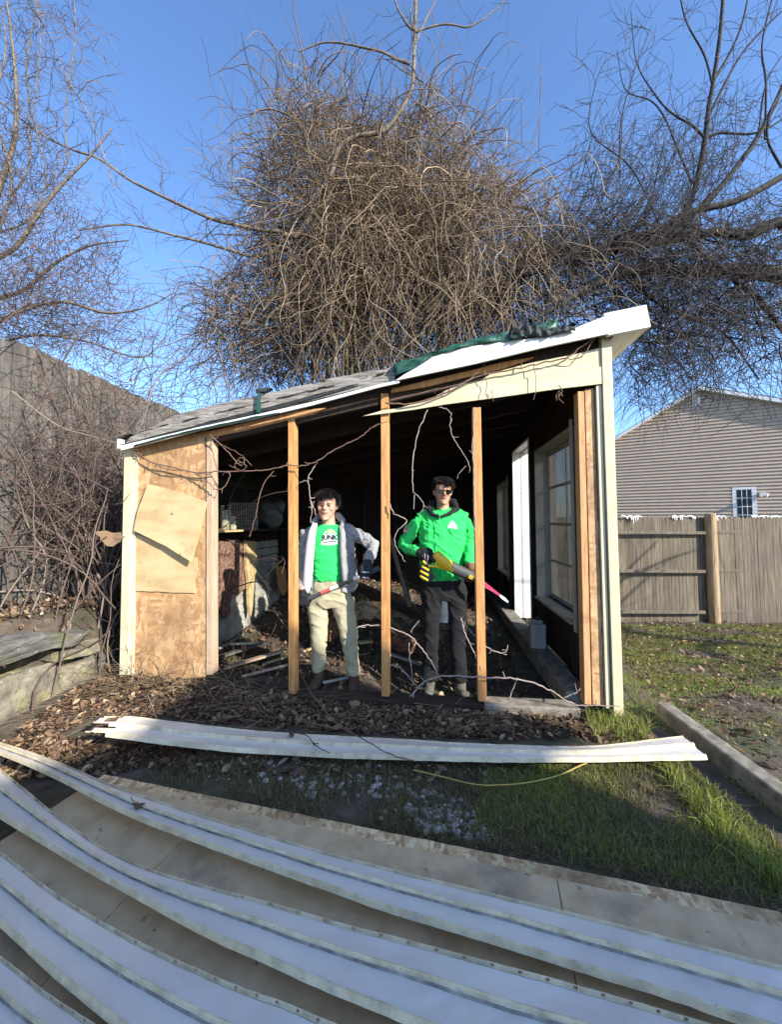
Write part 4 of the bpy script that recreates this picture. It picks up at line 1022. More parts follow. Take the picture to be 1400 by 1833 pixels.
def leaves_obj(name, label, pts, size, mat, zfun=ground_z, zr=(.0, .03), tilt=.7, kind='stuff'):
    n = len(pts); P = np.array([(x, y, zfun(x, y)) for x, y in pts]); P[:, 2] += rng.uniform(zr[0], zr[1], n)
    s = (size[0] + (size[1] - size[0]) * rng.uniform(0, 1, n) ** 1.8) * rng.choice([.8, 1, 1.5], n); w = s * rng.uniform(.3, .6, n)
    yaw = rng.uniform(0, 2 * np.pi, n); tp = rng.normal(0, tilt, n); tr = rng.normal(0, tilt, n)
    ux = np.stack([np.cos(yaw) * np.cos(tp), np.sin(yaw) * np.cos(tp), np.sin(tp)], 1)
    up = np.stack([-np.cos(yaw) * np.sin(tp), -np.sin(yaw) * np.sin(tp), np.cos(tp)], 1)
    vy = np.cross(up, ux); vy2 = vy * np.cos(tr)[:, None] + up * np.sin(tr)[:, None]; nn = np.cross(ux, vy2)
    curl = rng.uniform(.1, .5, n)
    def pt(a, b, c): return P + ux * (s * a)[:, None] + vy2 * (w * b)[:, None] + nn * (s * curl * c)[:, None]
    o = np.ones(n)
    V = np.stack([pt(-.5 * o, 0 * o, .3 * o), pt(-.15 * o, .5 * o, .35 * o), pt(.25 * o, .4 * o, .3 * o), pt(.5 * o, 0 * o, .2 * o), pt(.25 * o, -.4 * o, .35 * o), pt(-.15 * o, -.5 * o, .4 * o), pt(-.1 * o, 0 * o, 0 * o), pt(.25 * o, 0 * o, 0 * o)], 1).reshape(-1, 3)
    base = np.arange(n)[:, None] * 8
    F = np.concatenate([base + np.array(q)[None] for q in ((0, 6, 1, 1), (1, 6, 7, 2), (2, 7, 3, 3), (0, 5, 6, 6), (5, 4, 7, 6), (4, 3, 7, 7))])
    tri = F[F[:, 2] == F[:, 3]][:, :3]; quad = F[F[:, 2] != F[:, 3]]
    Ft = np.concatenate([tri, quad[:, [0, 1, 2]], quad[:, [0, 2, 3]]])
    ob = fast_mesh(name, V, Ft, M[mat])
    if label or kind: tag(ob, label, 'leaves', None, kind)
    return ob
lv = []
lv += scatter(6200, [(20, 1330), (190, 1235), (420, 1200), (520, 1250), (480, 1300), (170, 1300), (60, 1350)])
lv += scatter(2400, [(180, 1285), (160, 1330), (0, 1340), (0, 1400), (170, 1400), (330, 1360), (300, 1330)])
lv += scatter(5200, [(420, 1250), (1040, 1290), (1100, 1320), (900, 1330), (250, 1290)])
lv += scatter(800, [(170, 1330), (1000, 1360), (900, 1400), (300, 1390)])
lv += scatter(9500, [(1100, 1058), (1700, 1056), (1700, 1185), (1450, 1195), (1220, 1175), (1130, 1225)])
lv += scatter(1100, [(1130, 1200), (1400, 1140), (1400, 1400), (1250, 1320)])
lv += scatter(200, [(1050, 1290), (1160, 1290), (1180, 1340), (1050, 1330)])
leaves_obj('leaf_litter', 'brown dry leaves covering the soil', lv, (.014, .055), 'leaf', zr=(.002, .028), tilt=.45)
inp = [toworld((random.uniform(-W + .1, -.4), random.uniform(.15, D - .2), 0)) for _ in range(6500)]
M['floor_z'] = None
def floor_z(x, y):
    l = toloc(Vector((x, y, 0))); return -.15 + .13 * sm(-1.5, -1.95, l.x) + .26 * sm(1.0, 3.4, l.y) * (1 - .5 * sm(-1.4, -.6, l.x)) + .04 * mnoise.noise(Vector((x * 2.3, y * 2.3, 8)))
leaves_obj('leaf_litter', 'dark leaves and scraps on the shed floor', [(p.x, p.y) for p in inp], (.02, .06), 'leaf', zfun=floor_z, zr=(.01, .05))
bank = []
while len(bank) < 10000:
    x, y = rng.uniform(-5.5, -2.2), rng.uniform(1.5, 6.5)
    if ground_z(x, y) > .42: bank.append((x, y))
leaves_obj('leaf_litter', 'brown leaves on the bank behind the stone wall', bank, (.025, .07), 'leaf', zr=(0, .05))
# floor mound inside the shed
V = []; F = []; NX, NY = 40, 44
for j in range(NY + 1):
    for i in range(NX + 1):
        p = toworld((-W + .02 + (W - .04) * i / NX, .12 + (D - .14) * j / NY, 0)); V.append((p.x, p.y, floor_z(p.x, p.y) + .004 + .02 * mnoise.noise(Vector((p.x * 6, p.y * 6, 2)))))
F = [(j * (NX + 1) + i, j * (NX + 1) + i + 1, (j + 1) * (NX + 1) + i + 1, (j + 1) * (NX + 1) + i) for j in range(NY) for i in range(NX)]
tag(fast_mesh('dirt_floor', np.array(V), np.array(F), M['soil'], smooth=True), kind='structure')
# a few big individual leaves
def big_leaf(label, p, s, rz, mat='leaf', tilt=(.3, .2)):
    m = MB(); n = 9; out = []
    for i in range(2 * n):
        a = math.pi * i / n; rr = s * (.5 + .10 * math.sin(3 * a) + .05 * math.sin(7 * a)); out.append(Vector((rr * math.cos(a), rr * .62 * math.sin(a), .12 * s * math.cos(2 * a) + .05 * s)))
    m.add([Vector((0, 0, 0))] + out, [(0, i + 1, (i + 1) % (2 * n) + 1) for i in range(2 * n)])
    m.tube([(-s * .5, 0, .02), (-s * .8, .01, .035)], .0015, 4)
    o = m.build('dry_leaf', M[mat], smooth=False); o.location = p; o.rotation_euler = (tilt[0], tilt[1], rz)
    return tag(o, label, 'leaf', 'large single dead leaves')
big_leaf('curled dark leaf lying on the farthest siding strip', gr(247, 1442, .17), .045, .3, 'leaf_dark')
big_leaf('dark curled leaf near the middle of the torn siding strip', gr(520, 1316, .07), .06, 1.3, 'leaf_dark')
big_leaf('small curled leaf beside the twig on the torn siding strip', gr(565, 1331, .07), .05, 2.3, 'leaf_dark')
big_leaf('brown leaf lying at the left end of the torn siding strip', gr(250, 1289, .08), .08, .5, 'leaf_dark')
big_leaf('large tan leaf standing up in the litter in front of the middle stud', gr(632, 1262, .04), .11, .9, 'leaf', (1.2, .3))
big_leaf('large pale leaf beside the right end of the sill', gr(1078, 1315, .02), .14, -.7, 'leaf', (.2, .1))
big_leaf('orange brown leaf leaning on the foot of the cream corner post', gr(206, 1195, .12), .16, .9, 'leaf', (.9, .3))
big_leaf('wide tan leaf on the litter left of the corner post foot', gr(228, 1235, .12), .15, 1.5, 'leaf', (.7, .3))
big_leaf('light brown leaf caught on the bramble beside the shed', at(200, 962, 3.2), .20, .4, 'leaf', (1.1, .1))

def grass_obj(name, label, pts, hr, wr, mat, lean=.5, zfun=ground_z):
    n = len(pts); P = np.array([(x, y, zfun(x, y)) for x, y in pts]); h = rng.uniform(hr[0], hr[1], n); w = rng.uniform(wr[0], wr[1], n)
    a = rng.uniform(0, 2 * np.pi, n); la = rng.uniform(0, 2 * np.pi, n); ln = np.abs(rng.normal(0, lean, n))
    sx = np.stack([np.cos(a), np.sin(a), np.zeros(n)], 1); ld = np.stack([np.cos(la), np.sin(la), np.zeros(n)], 1)
    up = np.array([0, 0, 1.])[None]
    def lv_(t, wf): 
        c = P + up * (h * t * (1 - .35 * ln * t))[:, None] + ld * (h * ln * t * t)[:, None]
        return c - sx * (w * wf)[:, None], c + sx * (w * wf)[:, None]
    a0, a1 = lv_(0, 1); b0, b1 = lv_(.5, .8); c0, _ = lv_(1, 0)
    V = np.stack([a0, a1, b0, b1, c0], 1).reshape(-1, 3); base = np.arange(n)[:, None] * 5
    F = np.concatenate([base + np.array(q)[None] for q in ((0, 1, 3), (0, 3, 2), (2, 3, 4))])
    return tag(fast_mesh(name, V, F, M[mat]), label, 'grass', None, 'stuff')
def clumpy(pts, sc, th, seed):
    return [p for p in pts if mnoise.noise(Vector((p[0] * sc, p[1] * sc, seed))) + rng.uniform(-.25, .25) > th]
lawn = clumpy(scatter(140000, [(1100, 1078), (1780, 1075), (1900, 1420), (1560, 1480), (1460, 1520), (1290, 1385), (1165, 1290), (1120, 1290)]), 1.5, -.12, 4)
grass_obj('lawn_grass', 'sunlit patchy grass on the lawn right of the shed', lawn, (.012, .042), (.0013, .0026), 'grass', .8)
mid = clumpy(scatter(15000, [(860, 1385), (1050, 1350), (1165, 1320), (1200, 1340), (1400, 1520), (1440, 1560), (1450, 1650), (1380, 1610), (1000, 1540), (850, 1500)]), 2.2, -.15, 9)
grass_obj('lawn_grass', 'grass between the siding strip, the timber and the tan board', mid, (.015, .055), (.0012, .0022), 'grass', .9)
dry = clumpy(scatter(42000, [(300, 1350), (900, 1365), (1160, 1310), (1410, 1520), (1420, 1650), (900, 1530), (640, 1480), (220, 1390)]), 2.6, -.22, 12)
grass_obj('dry_grass', 'short brownish grass and weeds on the shaded soil', dry, (.015, .05), (.0011, .002), 'grass_dry', 1.0)
tuft = scatter(800, [(1150, 1350), (1175, 1345), (1420, 1590), (1440, 1640), (1330, 1560)])
grass_obj('tall_grass', 'long green grass along the landscape timber', tuft, (.05, .13), (.0015, .003), 'grass', .8)
grass_obj('tall_grass', 'green tufts at the foot of the right corner post', scatter(700, [(1050, 1285), (1120, 1285), (1165, 1300), (1160, 1330), (1060, 1325)]), (.04, .12), (.0015, .003), 'grass', .8)
# pebbles
peb = clumpy(scatter(330, [(500, 1380), (700, 1390), (880, 1440), (900, 1510), (700, 1480), (560, 1440)]), 3, .12, 2) + scatter(150, [(720, 1440), (850, 1450), (880, 1505), (760, 1490)]) + scatter(50, [(340, 1350), (700, 1370), (600, 1420), (330, 1390)])
V = []; F = []
ico = MB().ell((0, 0, 0), (1, 1, 1), nu=7, nv=5)
iv = np.array(ico.v); ifc = [f for f in ico.f]
for k, (x, y) in enumerate(peb):
    s = random.uniform(.006, .017); R_ = Matrix.Rotation(random.uniform(0, 6), 3, 'Z') @ Matrix.Rotation(random.uniform(-.5, .5), 3, 'X')
    A = iv * np.array([s * random.uniform(.9, 1.5), s, s * .65]); A = A @ np.array(R_).T + rng.normal(0, s * .06, iv.shape) + np.array([x, y, ground_z(x, y) + s * .3]); V.append(A); F.append(np.array(ifc) + k * len(iv))
tag(fast_mesh('pebbles', np.concatenate(V), np.concatenate(F), M['pebble'], smooth=True), 'pale pebbles scattered on the soil', 'pebbles', None, 'stuff')
# low dead stems in front of the strand board
lines = []
for _ in range(170):
    x = rng.uniform(205, 470); p = gr(x, rng.uniform(1215, 1262), .05); p = np.array([p.x, p.y, ground_z(p.x, p.y) + .01]); d = np.array([rng.normal(0, 1), rng.normal(-.1, .35), rng.uniform(.1, 1.1)]); d /= np.linalg.norm(d); pts = [p]
    for k in range(8): d = d + rng.normal(0, .22, 3) + [0, 0, -.10]; d /= np.linalg.norm(d); pts.append(pts[-1] + d * .055)
    pts = np.array(pts); pts[:, 2] = np.maximum(pts[:, 2], .03); lines.append((pts, .0022, .001))
tag(tubes_mesh('dead_stems', lines, M['vine'], None, 3), 'tangle of thin dead stems at the foot of the strand board', 'stems', None, 'stuff')
lines = []
for _ in range(260):
    x, y = rng.uniform(20, 1100), rng.uniform(1245, 1320); p = gr(x, y, 0); p = np.array([p.x, p.y, ground_z(p.x, p.y) + .035]); d = np.array([rng.normal(), rng.normal() * .6, .1]); d /= np.linalg.norm(d); pts = [p]
    for k in range(6): d = d + rng.normal(0, .25, 3); d[2] *= .3; d /= np.linalg.norm(d); pts.append(pts[-1] + d * rng.uniform(.02, .06))
    lines.append((np.array(pts), .002, .001))
tag(tubes_mesh('twig_litter', lines, M['vine'], None, 3), 'small twigs among the leaves in front of the shed', 'twigs', None, 'stuff')
# ------------------------------------------------------------------ trees
def walk(p, d, n, step, wob, grav=0.0, pull=None):
    pts = [p.copy()]; d = d / np.linalg.norm(d)
    W_ = rng.normal(0, wob, (n, 3)); cur = np.zeros(3)
    for k in range(n):
        cur = cur * .6 + W_[k]; d = d + cur; d[2] += grav; d /= np.linalg.norm(d); pts.append(pts[-1] + d * step)
    return np.array(pts)
def limb_px(pl, Y0, Y1=None):
    Y1 = Y0 if Y1 is None else Y1; n = len(pl)
    return spline([np.array(at(x, y, Y0 + (Y1 - Y0) * i / (n - 1))) for i, (x, y) in enumerate(pl)], 5)
def sprout(limb, r0, lines, rate, ln, wob=.12, up=0.0, out=None, depth=2, rmin=.003, spread=1.0, gravity=0.0, rfrac=.5):
    """side twigs along a limb, each with finer twigs of its own"""
    L = np.linalg.norm(np.diff(limb, axis=0), axis=1).sum(); n = max(1, int(L * rate))
    for _ in range(n):
        k = rng.integers(1, len(limb) - 1); a = limb[k]; t = limb[min(k + 1, len(limb) - 1)] - limb[k - 1]; t /= np.linalg.norm(t) + 1e-9
        d = rng.normal(0, spread, 3); d -= t * d.dot(t) * .6; d /= np.linalg.norm(d) + 1e-9; d = d + t * .5; d[2] += up
        l = ln * rng.uniform(.4, 1.2); st = max(5, int(l / .09)); w = walk(a, d, st, l / st, wob, gravity)
        r = max(rmin, r0 * rfrac * rng.uniform(.5, 1)); lines.append((w, r, max(rmin * .6, r * .35)))
        if depth > 1: sprout(w, r, lines, rate * 1.3, ln * .5, wob, up * .6, out, depth - 1, rmin, spread, gravity, rfrac)

def ell_pts(n, c, r, shell=(.0, 1.0)):
    d = rng.normal(0, 1, (n, 3)); d /= np.linalg.norm(d, axis=1)[:, None]
    k = rng.uniform(shell[0] ** 3, shell[1] ** 3, n) ** (1 / 3)
    return np.array(c)[None] + d * k[:, None] * np.array(r)[None], d

# ---- the vine-smothered tree behind the shed
TY = 9.0; pxm = TY / 700.0
vt_base = at(655, 935, TY); vt_base.z = -.2
vt = thing('vine_covered_tree', 'big tree smothered by a dense dome of bare hanging vines behind the shed', 'tree', vt_base)
limbs = [(limb_px([(640, 960), (640, 800), (636, 660), (630, 560), (628, 470), (630, 380), (640, 300), (650, 245)], TY + .4), .16, .07),
         (limb_px([(592, 320), (600, 285), (610, 261), (641, 243), (685, 235), (717, 199), (732, 170), (739, 146), (743, 66), (745, -40)], TY - 1.5, TY - 1.5), .050, .034),
         (limb_px([(592, 320), (580, 350), (570, 400), (600, 500), (620, 600), (628, 700)], TY - 1.5, TY), .05, .09),
         (limb_px([(734, 115), (710, 106), (685, 93), (655, 86), (628, 80), (600, 76), (575, 77), (550, 86), (535, 93)], TY - 2.0), .026, .011),
         (limb_px([(743, 58), (765, 50), (792, 44), (815, 45), (836, 49), (860, 38), (876, 27), (905, 0), (915, -30)], TY - 2.0), .020, .008),
         (limb_px([(743, 56), (730, 45), (721, 31), (712, 15), (700, -20)], TY - 2.0), .026, .015),
         (limb_px([(743, 80), (760, 40), (780, 0), (790, -30)], TY - 2.0), .018, .01),
         (limb_px([(740, 100), (742, 60), (735, 20), (750, -10), (770, -40)], TY - 2.0), .016, .01),
         (limb_px([(560, 380), (540, 410), (526, 425), (500, 415), (468, 412), (420, 402), (380, 392), (330, 370), (277, 345), (230, 321), (176, 284), (129, 268), (68, 237), (0, 183)], TY - 1.2, TY - 1.8), .05, .014),
         (limb_px([(560, 420), (500, 450), (450, 458), (419, 450), (360, 433), (311, 421), (260, 408), (216, 402), (142, 412)], TY - 1.0, TY - 1.6), .04, .014),
         (limb_px([(545, 350), (520, 358), (480, 365), (440, 355), (420, 335), (410, 300), (405, 270)], TY - 1.2), .03, .01),
         (limb_px([(650, 250), (720, 300), (800, 340), (880, 360), (960, 380), (1010, 420)], TY), .06, .02),
         (limb_px([(645, 330), (720, 420), (800, 480), (880, 520), (980, 560)], TY - .4), .05, .02),
         (limb_px([(760, 930), (750, 780), (730, 660), (740, 560), (790, 470), (850, 400)], TY + .2), .09, .04)]
for k in range(44):
    x = rng.uniform(560, 820); limbs.append((limb_px([(x + rng.normal(0, 12), 930), (x + rng.normal(0, 14), 760), (x + rng.normal(0, 16), 640), (x + rng.normal(0, 20), 540), (x + rng.normal(0, 30), 430), (x + rng.normal(0, 45), 330)], TY - .9 + rng.uniform(-.2, 1.0)), .035, .018))
tubes_mesh('trunk', limbs, M['bark'], vt, 7, vt_base)
lines = []
for l, r0, r1 in limbs[3:8]: sprout(l, .012, lines, 2.2, .8, .10, .35, depth=2, rmin=.0045)
for l, r0, r1 in limbs[8:11]: sprout(l, .014, lines, 4.0, 1.1, .14, .35, depth=2, rmin=.0045)
# dome of vines
doms = [((600, 400), (145, 195), 1800), ((720, 400), (140, 165), 1400), ((840, 470), (125, 130), 1200), ((680, 530), (195, 140), 1300), ((950, 525), (90, 75), 450), ((490, 560), (85, 90), 330), ((450, 610), (85, 62), 420), ((560, 610), (120, 75), 420), ((560, 265), (60, 65), 240), ((770, 285), (75, 65), 200)]
vines = []
for (cx, cy), (rx, ry), cnt in doms:
    c = np.array(at(cx, cy, TY)); r = (rx * pxm, 1.6, ry * pxm)
    P, dr = ell_pts(cnt // 2, c, r, (.55, 1.0))
    for p, d in zip(P, dr):                                   # hanging strands
        d0 = d * .8 + rng.normal(0, .5, 3); d0[2] += .25; n = rng.integers(9, 20)
        vines.append((walk(p, d0, n, .13, .13, -.13), rng.uniform(.006, .012) if rng.random() < .8 else rng.uniform(.013, .022), .004))
    P, dr = ell_pts(int(cnt * 1.35), c, (r[0] * 1.0, r[1], r[2] * 1.0), (.55, 1.03))
    for p, d in zip(P, dr):                                   # curly tangle
        d0 = rng.normal(0, 1, 3); vines.append((walk(p, d0, 8, rng.uniform(.06, .14), .25, -.03), rng.uniform(.005, .010), .0035))
for _ in range(420):                                          # long curtains towards the roof
    x = rng.uniform(520, 1010); p = np.array(at(x, rng.uniform(300, 520), TY - rng.uniform(.8, 1.7))); d0 = np.array([rng.normal(0, .5), rng.normal(0, .3), -.6])
    vines.append((walk(p, d0, 24, .13, .10, -.07), rng.uniform(.006, .012), .005))
ov = tubes_mesh('hanging_vines', vines, M['vine'], vt, 3, vt_base)
P, dr = ell_pts(1100, at(690, 420, TY), (290 * pxm, 1.5, 225 * pxm), (.8, 1.05))
for p, d in zip(P, dr):
    if p[2] > at(700, 560, TY).z and rng.random() < .5:
        d0 = d * np.array([.8, .4, .6]) + np.array([0, 0, .7]) + rng.normal(0, .2, 3); lines.append((walk(p, d0, 10, rng.uniform(.04, .13), .06, .03), .0055, .002))
for x, y, tx, ty in [(415, 280, 424, 40), (590, 150, 595, 0), (615, 140, 620, 10), (392, 250, 395, 100), (810, 180, 805, 100), (965, 220, 970, 70), (935, 200, 940, 150), (690, 150, 668, 30), (650, 140, 620, 20), (600, 150, 560, 60), (830, 190, 860, 80), (900, 300, 960, 200), (560, 150, 520, 15), (490, 160, 440, 20)]:
    l = limb_px([(x, y + 60), (x * .6 + tx * .4 + rng.normal(0, 3), y * .6 + ty * .4), (tx, ty)], TY - .5); lines.append((l, .010, .003))
tubes_mesh('upper_twigs', lines, M['twig'], vt, 3, vt_base)

# ---- tree on the left
LY = 6.6
lt_base = at(-60, 935, LY); lt_base.z = .0
lt = thing('bare_tree', 'leafless twiggy tree rising over the left board fence', 'tree', lt_base)
L1 = [(limb_px([(-70, 930), (-50, 700), (-40, 500), (-20, 400), (0, 330), (25, 250), (28, 150), (15, 30), (5, -40)], LY), .08, .010),
      (limb_px([(-20, 470), (30, 440), (70, 380), (110, 330), (160, 280), (200, 230)], LY), .045, .012),
      (limb_px([(-30, 540), (40, 520), (100, 470), (160, 440), (230, 430)], LY + .3), .045, .010),
      (limb_px([(-40, 600), (30, 560), (110, 540), (190, 560), (260, 550), (318, 520)], LY - .3), .035, .008),
      (limb_px([(0, 415), (50, 395), (75, 350), (80, 300), (60, 200), (72, 80), (60, -20)], LY), .018, .006),
      (limb_px([(20, 350), (50, 300), (52, 200), (48, 100), (70, 0)], LY + .2), .02, .010),
      (limb_px([(120, 290), (118, 200), (125, 130), (135, 60), (130, -20)], LY), .014, .006),
      (limb_px([(205, 340), (165, 220), (120, 140), (85, 60), (60, 0)], LY - .6), .009, .006),
      (limb_px([(-30, 480), (20, 330), (-10, 200), (10, 80), (-10, -30)], LY), .025, .008),
      (limb_px([(-20, 620), (60, 600), (150, 610), (250, 640), (300, 600)], LY), .03, .008)]
tubes_mesh('trunk', L1, M['bark'], lt, 6, lt_base)
lines = []
for l, r0, r1 in L1: sprout(l, .014, lines, 6.0, .75, .15, .18, depth=2, rmin=.0038)
for (cx, cy), (rx, ry), cnt in [((50, 480), (170, 140), 1700), ((20, 280), (110, 120), 480), ((150, 570), (110, 70), 500), ((-20, 580), (130, 90), 700)]:
    P, dr = ell_pts(int(cnt * .75), at(cx, cy, LY), (rx * LY / 700, .9, ry * LY / 700), (.1, 1.0))
    for p, d in zip(P, dr): lines.append((walk(p, rng.normal(0, 1, 3) * [1.4, .8, .7] + [.3, 0, .1], 8, rng.uniform(.04, .10), .22), .005, .0025))
tubes_mesh('crown', lines, M['twig'], lt, 3, lt_base)
def tree_leaves(root, base, c, r, n, mat='leaf_red', size=(.02, .045)):
    P, _ = ell_pts(n, c, r); 
    o = leaves_obj('withered_leaves', None, [(p[0], p[1]) for p in P], size, mat, zfun=lambda x, y: 0, zr=(0, 0), tilt=1.2, kind=None)
    me = o.data; co = np.zeros(len(me.vertices) * 3, np.float32); me.vertices.foreach_get('co', co); co = co.reshape(-1, 8, 3); co[:, :, 2] += P[:, 2][:, None]; co -= np.array(base)[None, None]
    me.vertices.foreach_set('co', co.reshape(-1)); me.update(); o.parent = root
    o['kind'] = 'stuff'
tree_leaves(lt, lt_base, at(70, 430, LY), (.9, .5, .9), 240)
tree_leaves(lt, lt_base, at(150, 500, LY), (.7, .4, .5), 130)

# ---- tree on the right
RY = 8.0
rt_base = at(1560, 935, RY + .6); rt_base.z = -.4
rt = thing('bare_tree', 'dark leafless tree arching its limbs in from the right over the shed', 'tree', rt_base)
L2 = [(limb_px([(1560, 980), (1550, 800), (1520, 620), (1470, 520), (1400, 493), (1312, 485), (1236, 485), (1167, 479), (1114, 489), (1060, 512), (1010, 540), (950, 575)], RY + .4, RY - .6), 0.230, 0.046),
      (limb_px([(1530, 640), (1470, 450), (1400, 400), (1340, 420), (1282, 416), (1228, 424), (1167, 436), (1100, 450), (1040, 462), (980, 480), (920, 500)], RY - .2), 0.135, 0.039),
      (limb_px([(1150, 440), (1190, 408), (1213, 398), (1236, 363), (1251, 313), (1263, 248), (1270, 190), (1278, 145), (1290, 60), (1297, -30)], RY), 0.074, 0.033),
      (limb_px([(1190, 420), (1240, 385), (1282, 344), (1320, 298), (1358, 244), (1400, 160), (1430, 80)], RY), 0.068, 0.039),
      (limb_px([(1053, 454), (1129, 428), (1190, 405), (1244, 378), (1320, 359), (1400, 317), (1480, 270)], RY - .2), 0.068, 0.065),
      (limb_px([(1190, 405), (1221, 424), (1267, 462), (1320, 504), (1358, 535), (1400, 588), (1450, 660)], RY - .3), 0.061, 0.052),
      (limb_px([(1114, 489), (1150, 520), (1190, 550), (1240, 570), (1300, 600), (1360, 680)], RY - .2), 0.041, 0.016),
      (limb_px([(1263, 248), (1240, 225), (1200, 200), (1170, 165), (1140, 110), (1130, 20)], RY), 0.030, 0.008),
      (limb_px([(1263, 248), (1290, 238), (1340, 240), (1375, 230), (1420, 200)], RY), 0.032, 0.016),
      (limb_px([(1240, 330), (1215, 270), (1190, 210), (1165, 180), (1120, 160), (1105, 90)], RY), 0.024, 0.007),
      (limb_px([(1110, 320), (1112, 220), (1135, 130), (1150, 90), (1168, 45)], RY - .4), 0.016, 0.005),
      (limb_px([(1180, 400), (1130, 300), (1060, 240), (1062, 170), (1085, 110), (1130, 85)], RY - .5), 0.016, 0.005),
      (limb_px([(1278, 145), (1310, 90), (1330, 40), (1345, -30)], RY), 0.030, 0.016), (limb_px([(1278, 160), (1262, 100), (1230, 40), (1215, -20)], RY), 0.024, 0.013),
      (limb_px([(1263, 220), (1320, 110), (1360, 60), (1400, 20)], RY), 0.027, 0.016), (limb_px([(1370, 250), (1372, 150), (1365, 80), (1385, -10)], RY), 0.024, 0.016),
      (limb_px([(1358, 244), (1372, 150), (1400, 100)], RY), 0.019, 0.010), (limb_px([(1400, 300), (1375, 250), (1380, 200), (1400, 160)], RY - .3), 0.027, 0.016)]
for k in range(62):
    x = rng.uniform(960, 1260); y = 470 - (x - 1010) * .2; L2.append((limb_px([(x - 60, y + 20), (x, y - 40), (x + 50, y - 120 + rng.normal(0, 10)), (x + rng.uniform(60, 110), y - rng.uniform(160, 300))], RY + rng.uniform(-.9, .5)), rng.uniform(.008, .016), .004))
tubes_mesh('trunk', L2, M['bark_dark'], rt, 6, rt_base)
lines = []
for l, r0, r1 in L2: sprout(l, .014, lines, 2.9, .95, .12, .14, depth=2, rmin=.0050)
for (cx, cy), (rx, ry), cnt, gv in [((1250, 520), (190, 120), 1900, -.05), ((1120, 480), (130, 90), 900, -.03), ((1350, 470), (130, 130), 700, -.04), ((1180, 620), (90, 110), 650, -.10), ((1300, 640), (130, 70), 350, -.10)]:
    P, dr = ell_pts(cnt, at(cx, cy, RY), (rx * RY / 700, 1.1, ry * RY / 700), (.0, 1.0))
    for p, d in zip(P[:int(cnt * .72)], dr): lines.append((walk(p, rng.normal(0, 1, 3) * [1.2, .7, .8], 10, rng.uniform(.06, .14), .16, gv), .0068, .0035))
for _ in range(90):
    x = rng.uniform(1090, 1400); p = np.array(at(x, rng.uniform(560, 680), RY - .4)); lines.append((walk(p, np.array([rng.normal(0, .5), 0, -.8]), 14, .11, .14, .015), .007, .003))
arcs = []
for _ in range(150):
    x, y = rng.uniform(1040, 1420), rng.uniform(400, 620); p = np.array(at(x, y, RY + rng.uniform(-1.0, .8))); d0 = np.array([rng.normal(0, 1), rng.normal(0, .3), rng.normal(.1, .6)]); w_ = walk(p, d0, 16, rng.uniform(.07, .14), .12, rng.uniform(-.10, .03)); arcs.append((w_, rng.uniform(.010, .022), .005))
tubes_mesh('boughs', arcs, M['bark_dark'], rt, 5, rt_base)
tubes_mesh('crown', lines, M['twig_dark'], rt, 3, rt_base)

# ---- a bare tree out of frame to the right; its branches dapple the fence and lawn
ob = Vector((9.0, 1.8, -.1)); ot = thing('bare_tree', 'leafless tree standing outside the picture on the right', 'tree', ob)
oL = [(walk(np.array(ob), np.array([0, 0, 1.]), 14, .32, .04), .16, .06)]; oS = []
for _ in range(15):
    a = oL[0][0][rng.integers(5, 14)]; w_ = walk(a, np.array([rng.normal(), rng.normal(), .45]), 14, .14, .10, .0); oL.append((w_, .05, .012)); sprout(w_, .03, oS, 1.6, .8, .12, .1, depth=2, rmin=.008)
tubes_mesh('trunk', oL, M['bark'], ot, 6, ob); tubes_mesh('crown', oS, M['twig'], ot, 3, ob)

# ---- brambles over the left fence and bank
bb = at(120, 1100, 3.9); bb.z = .55
br = thing('bramble_bush', 'dense tangle of brown bramble canes against the grey board fence', 'bush', bb)
canes = []; fine = []
for k in range(60):
    p = np.array([rng.uniform(-3.1, -2.35), rng.uniform(2.7, 4.9), .55]); 
    if rng.random() < .35: p = np.array([rng.uniform(-2.6, -2.3), rng.uniform(3.3, 4.2), .4])
    p[2] = ground_z(p[0], p[1]) - .05; d = np.array([rng.normal(-.1, .5), rng.normal(0, .35), 1.3]); w_ = walk(p, d, 22, rng.uniform(.07, .17), .10, -.04); canes.append((w_, rng.uniform(.006, .011), .003))
    sprout(w_, .007, fine, 1.7, .50, .18, .0, depth=2, rmin=.0022, gravity=-.04)
for k in range(34):                                           # a sheaf of thick stems at the shed corner
    p = np.array(at(rng.uniform(150, 205), 1120, 3.7)); p[2] = ground_z(p[0], p[1]) - .05; canes.append((walk(p, np.array([rng.normal(.0, .16), rng.normal(0, .1), 1.0]), 16, .11, .07, -.01), .010, .005))
for pl in ([(-20, 890), (40, 920), (90, 950), (140, 985), (110, 1010)], [(-10, 1010), (15, 970), (60, 890), (75, 860)], [(0, 960), (60, 950), (120, 925), (170, 890)], [(10, 960), (25, 990), (40, 1040), (42, 1060)], [(0, 1120), (60, 1060), (130, 1010), (190, 960)],
           [(-20, 1220), (60, 1160), (120, 1105), (170, 1050), (215, 1010)], [(0, 1230), (50, 1185), (90, 1145), (130, 1095)], [(0, 820), (70, 830), (140, 850), (200, 880)], [(20, 700), (100, 760), (160, 780), (235, 800)], [(60, 640), (110, 760), (105, 860), (60, 960)],
           [(0, 850), (60, 800), (130, 770), (210, 795)], [(130, 1000), (105, 1080), (100, 1120), (110, 1200)], [(140, 600), (110, 650), (70, 720), (20, 780), (-20, 840)]):
    canes.append((limb_px(pl, 3.15), .007, .004)); sprout(canes[-1][0], .006, fine, 3.0, .4, .18, 0, depth=2, rmin=.002)
P, dr = ell_pts(900, at(110, 800, 3.9), (1.05, .7, 1.15), (.0, 1.0))
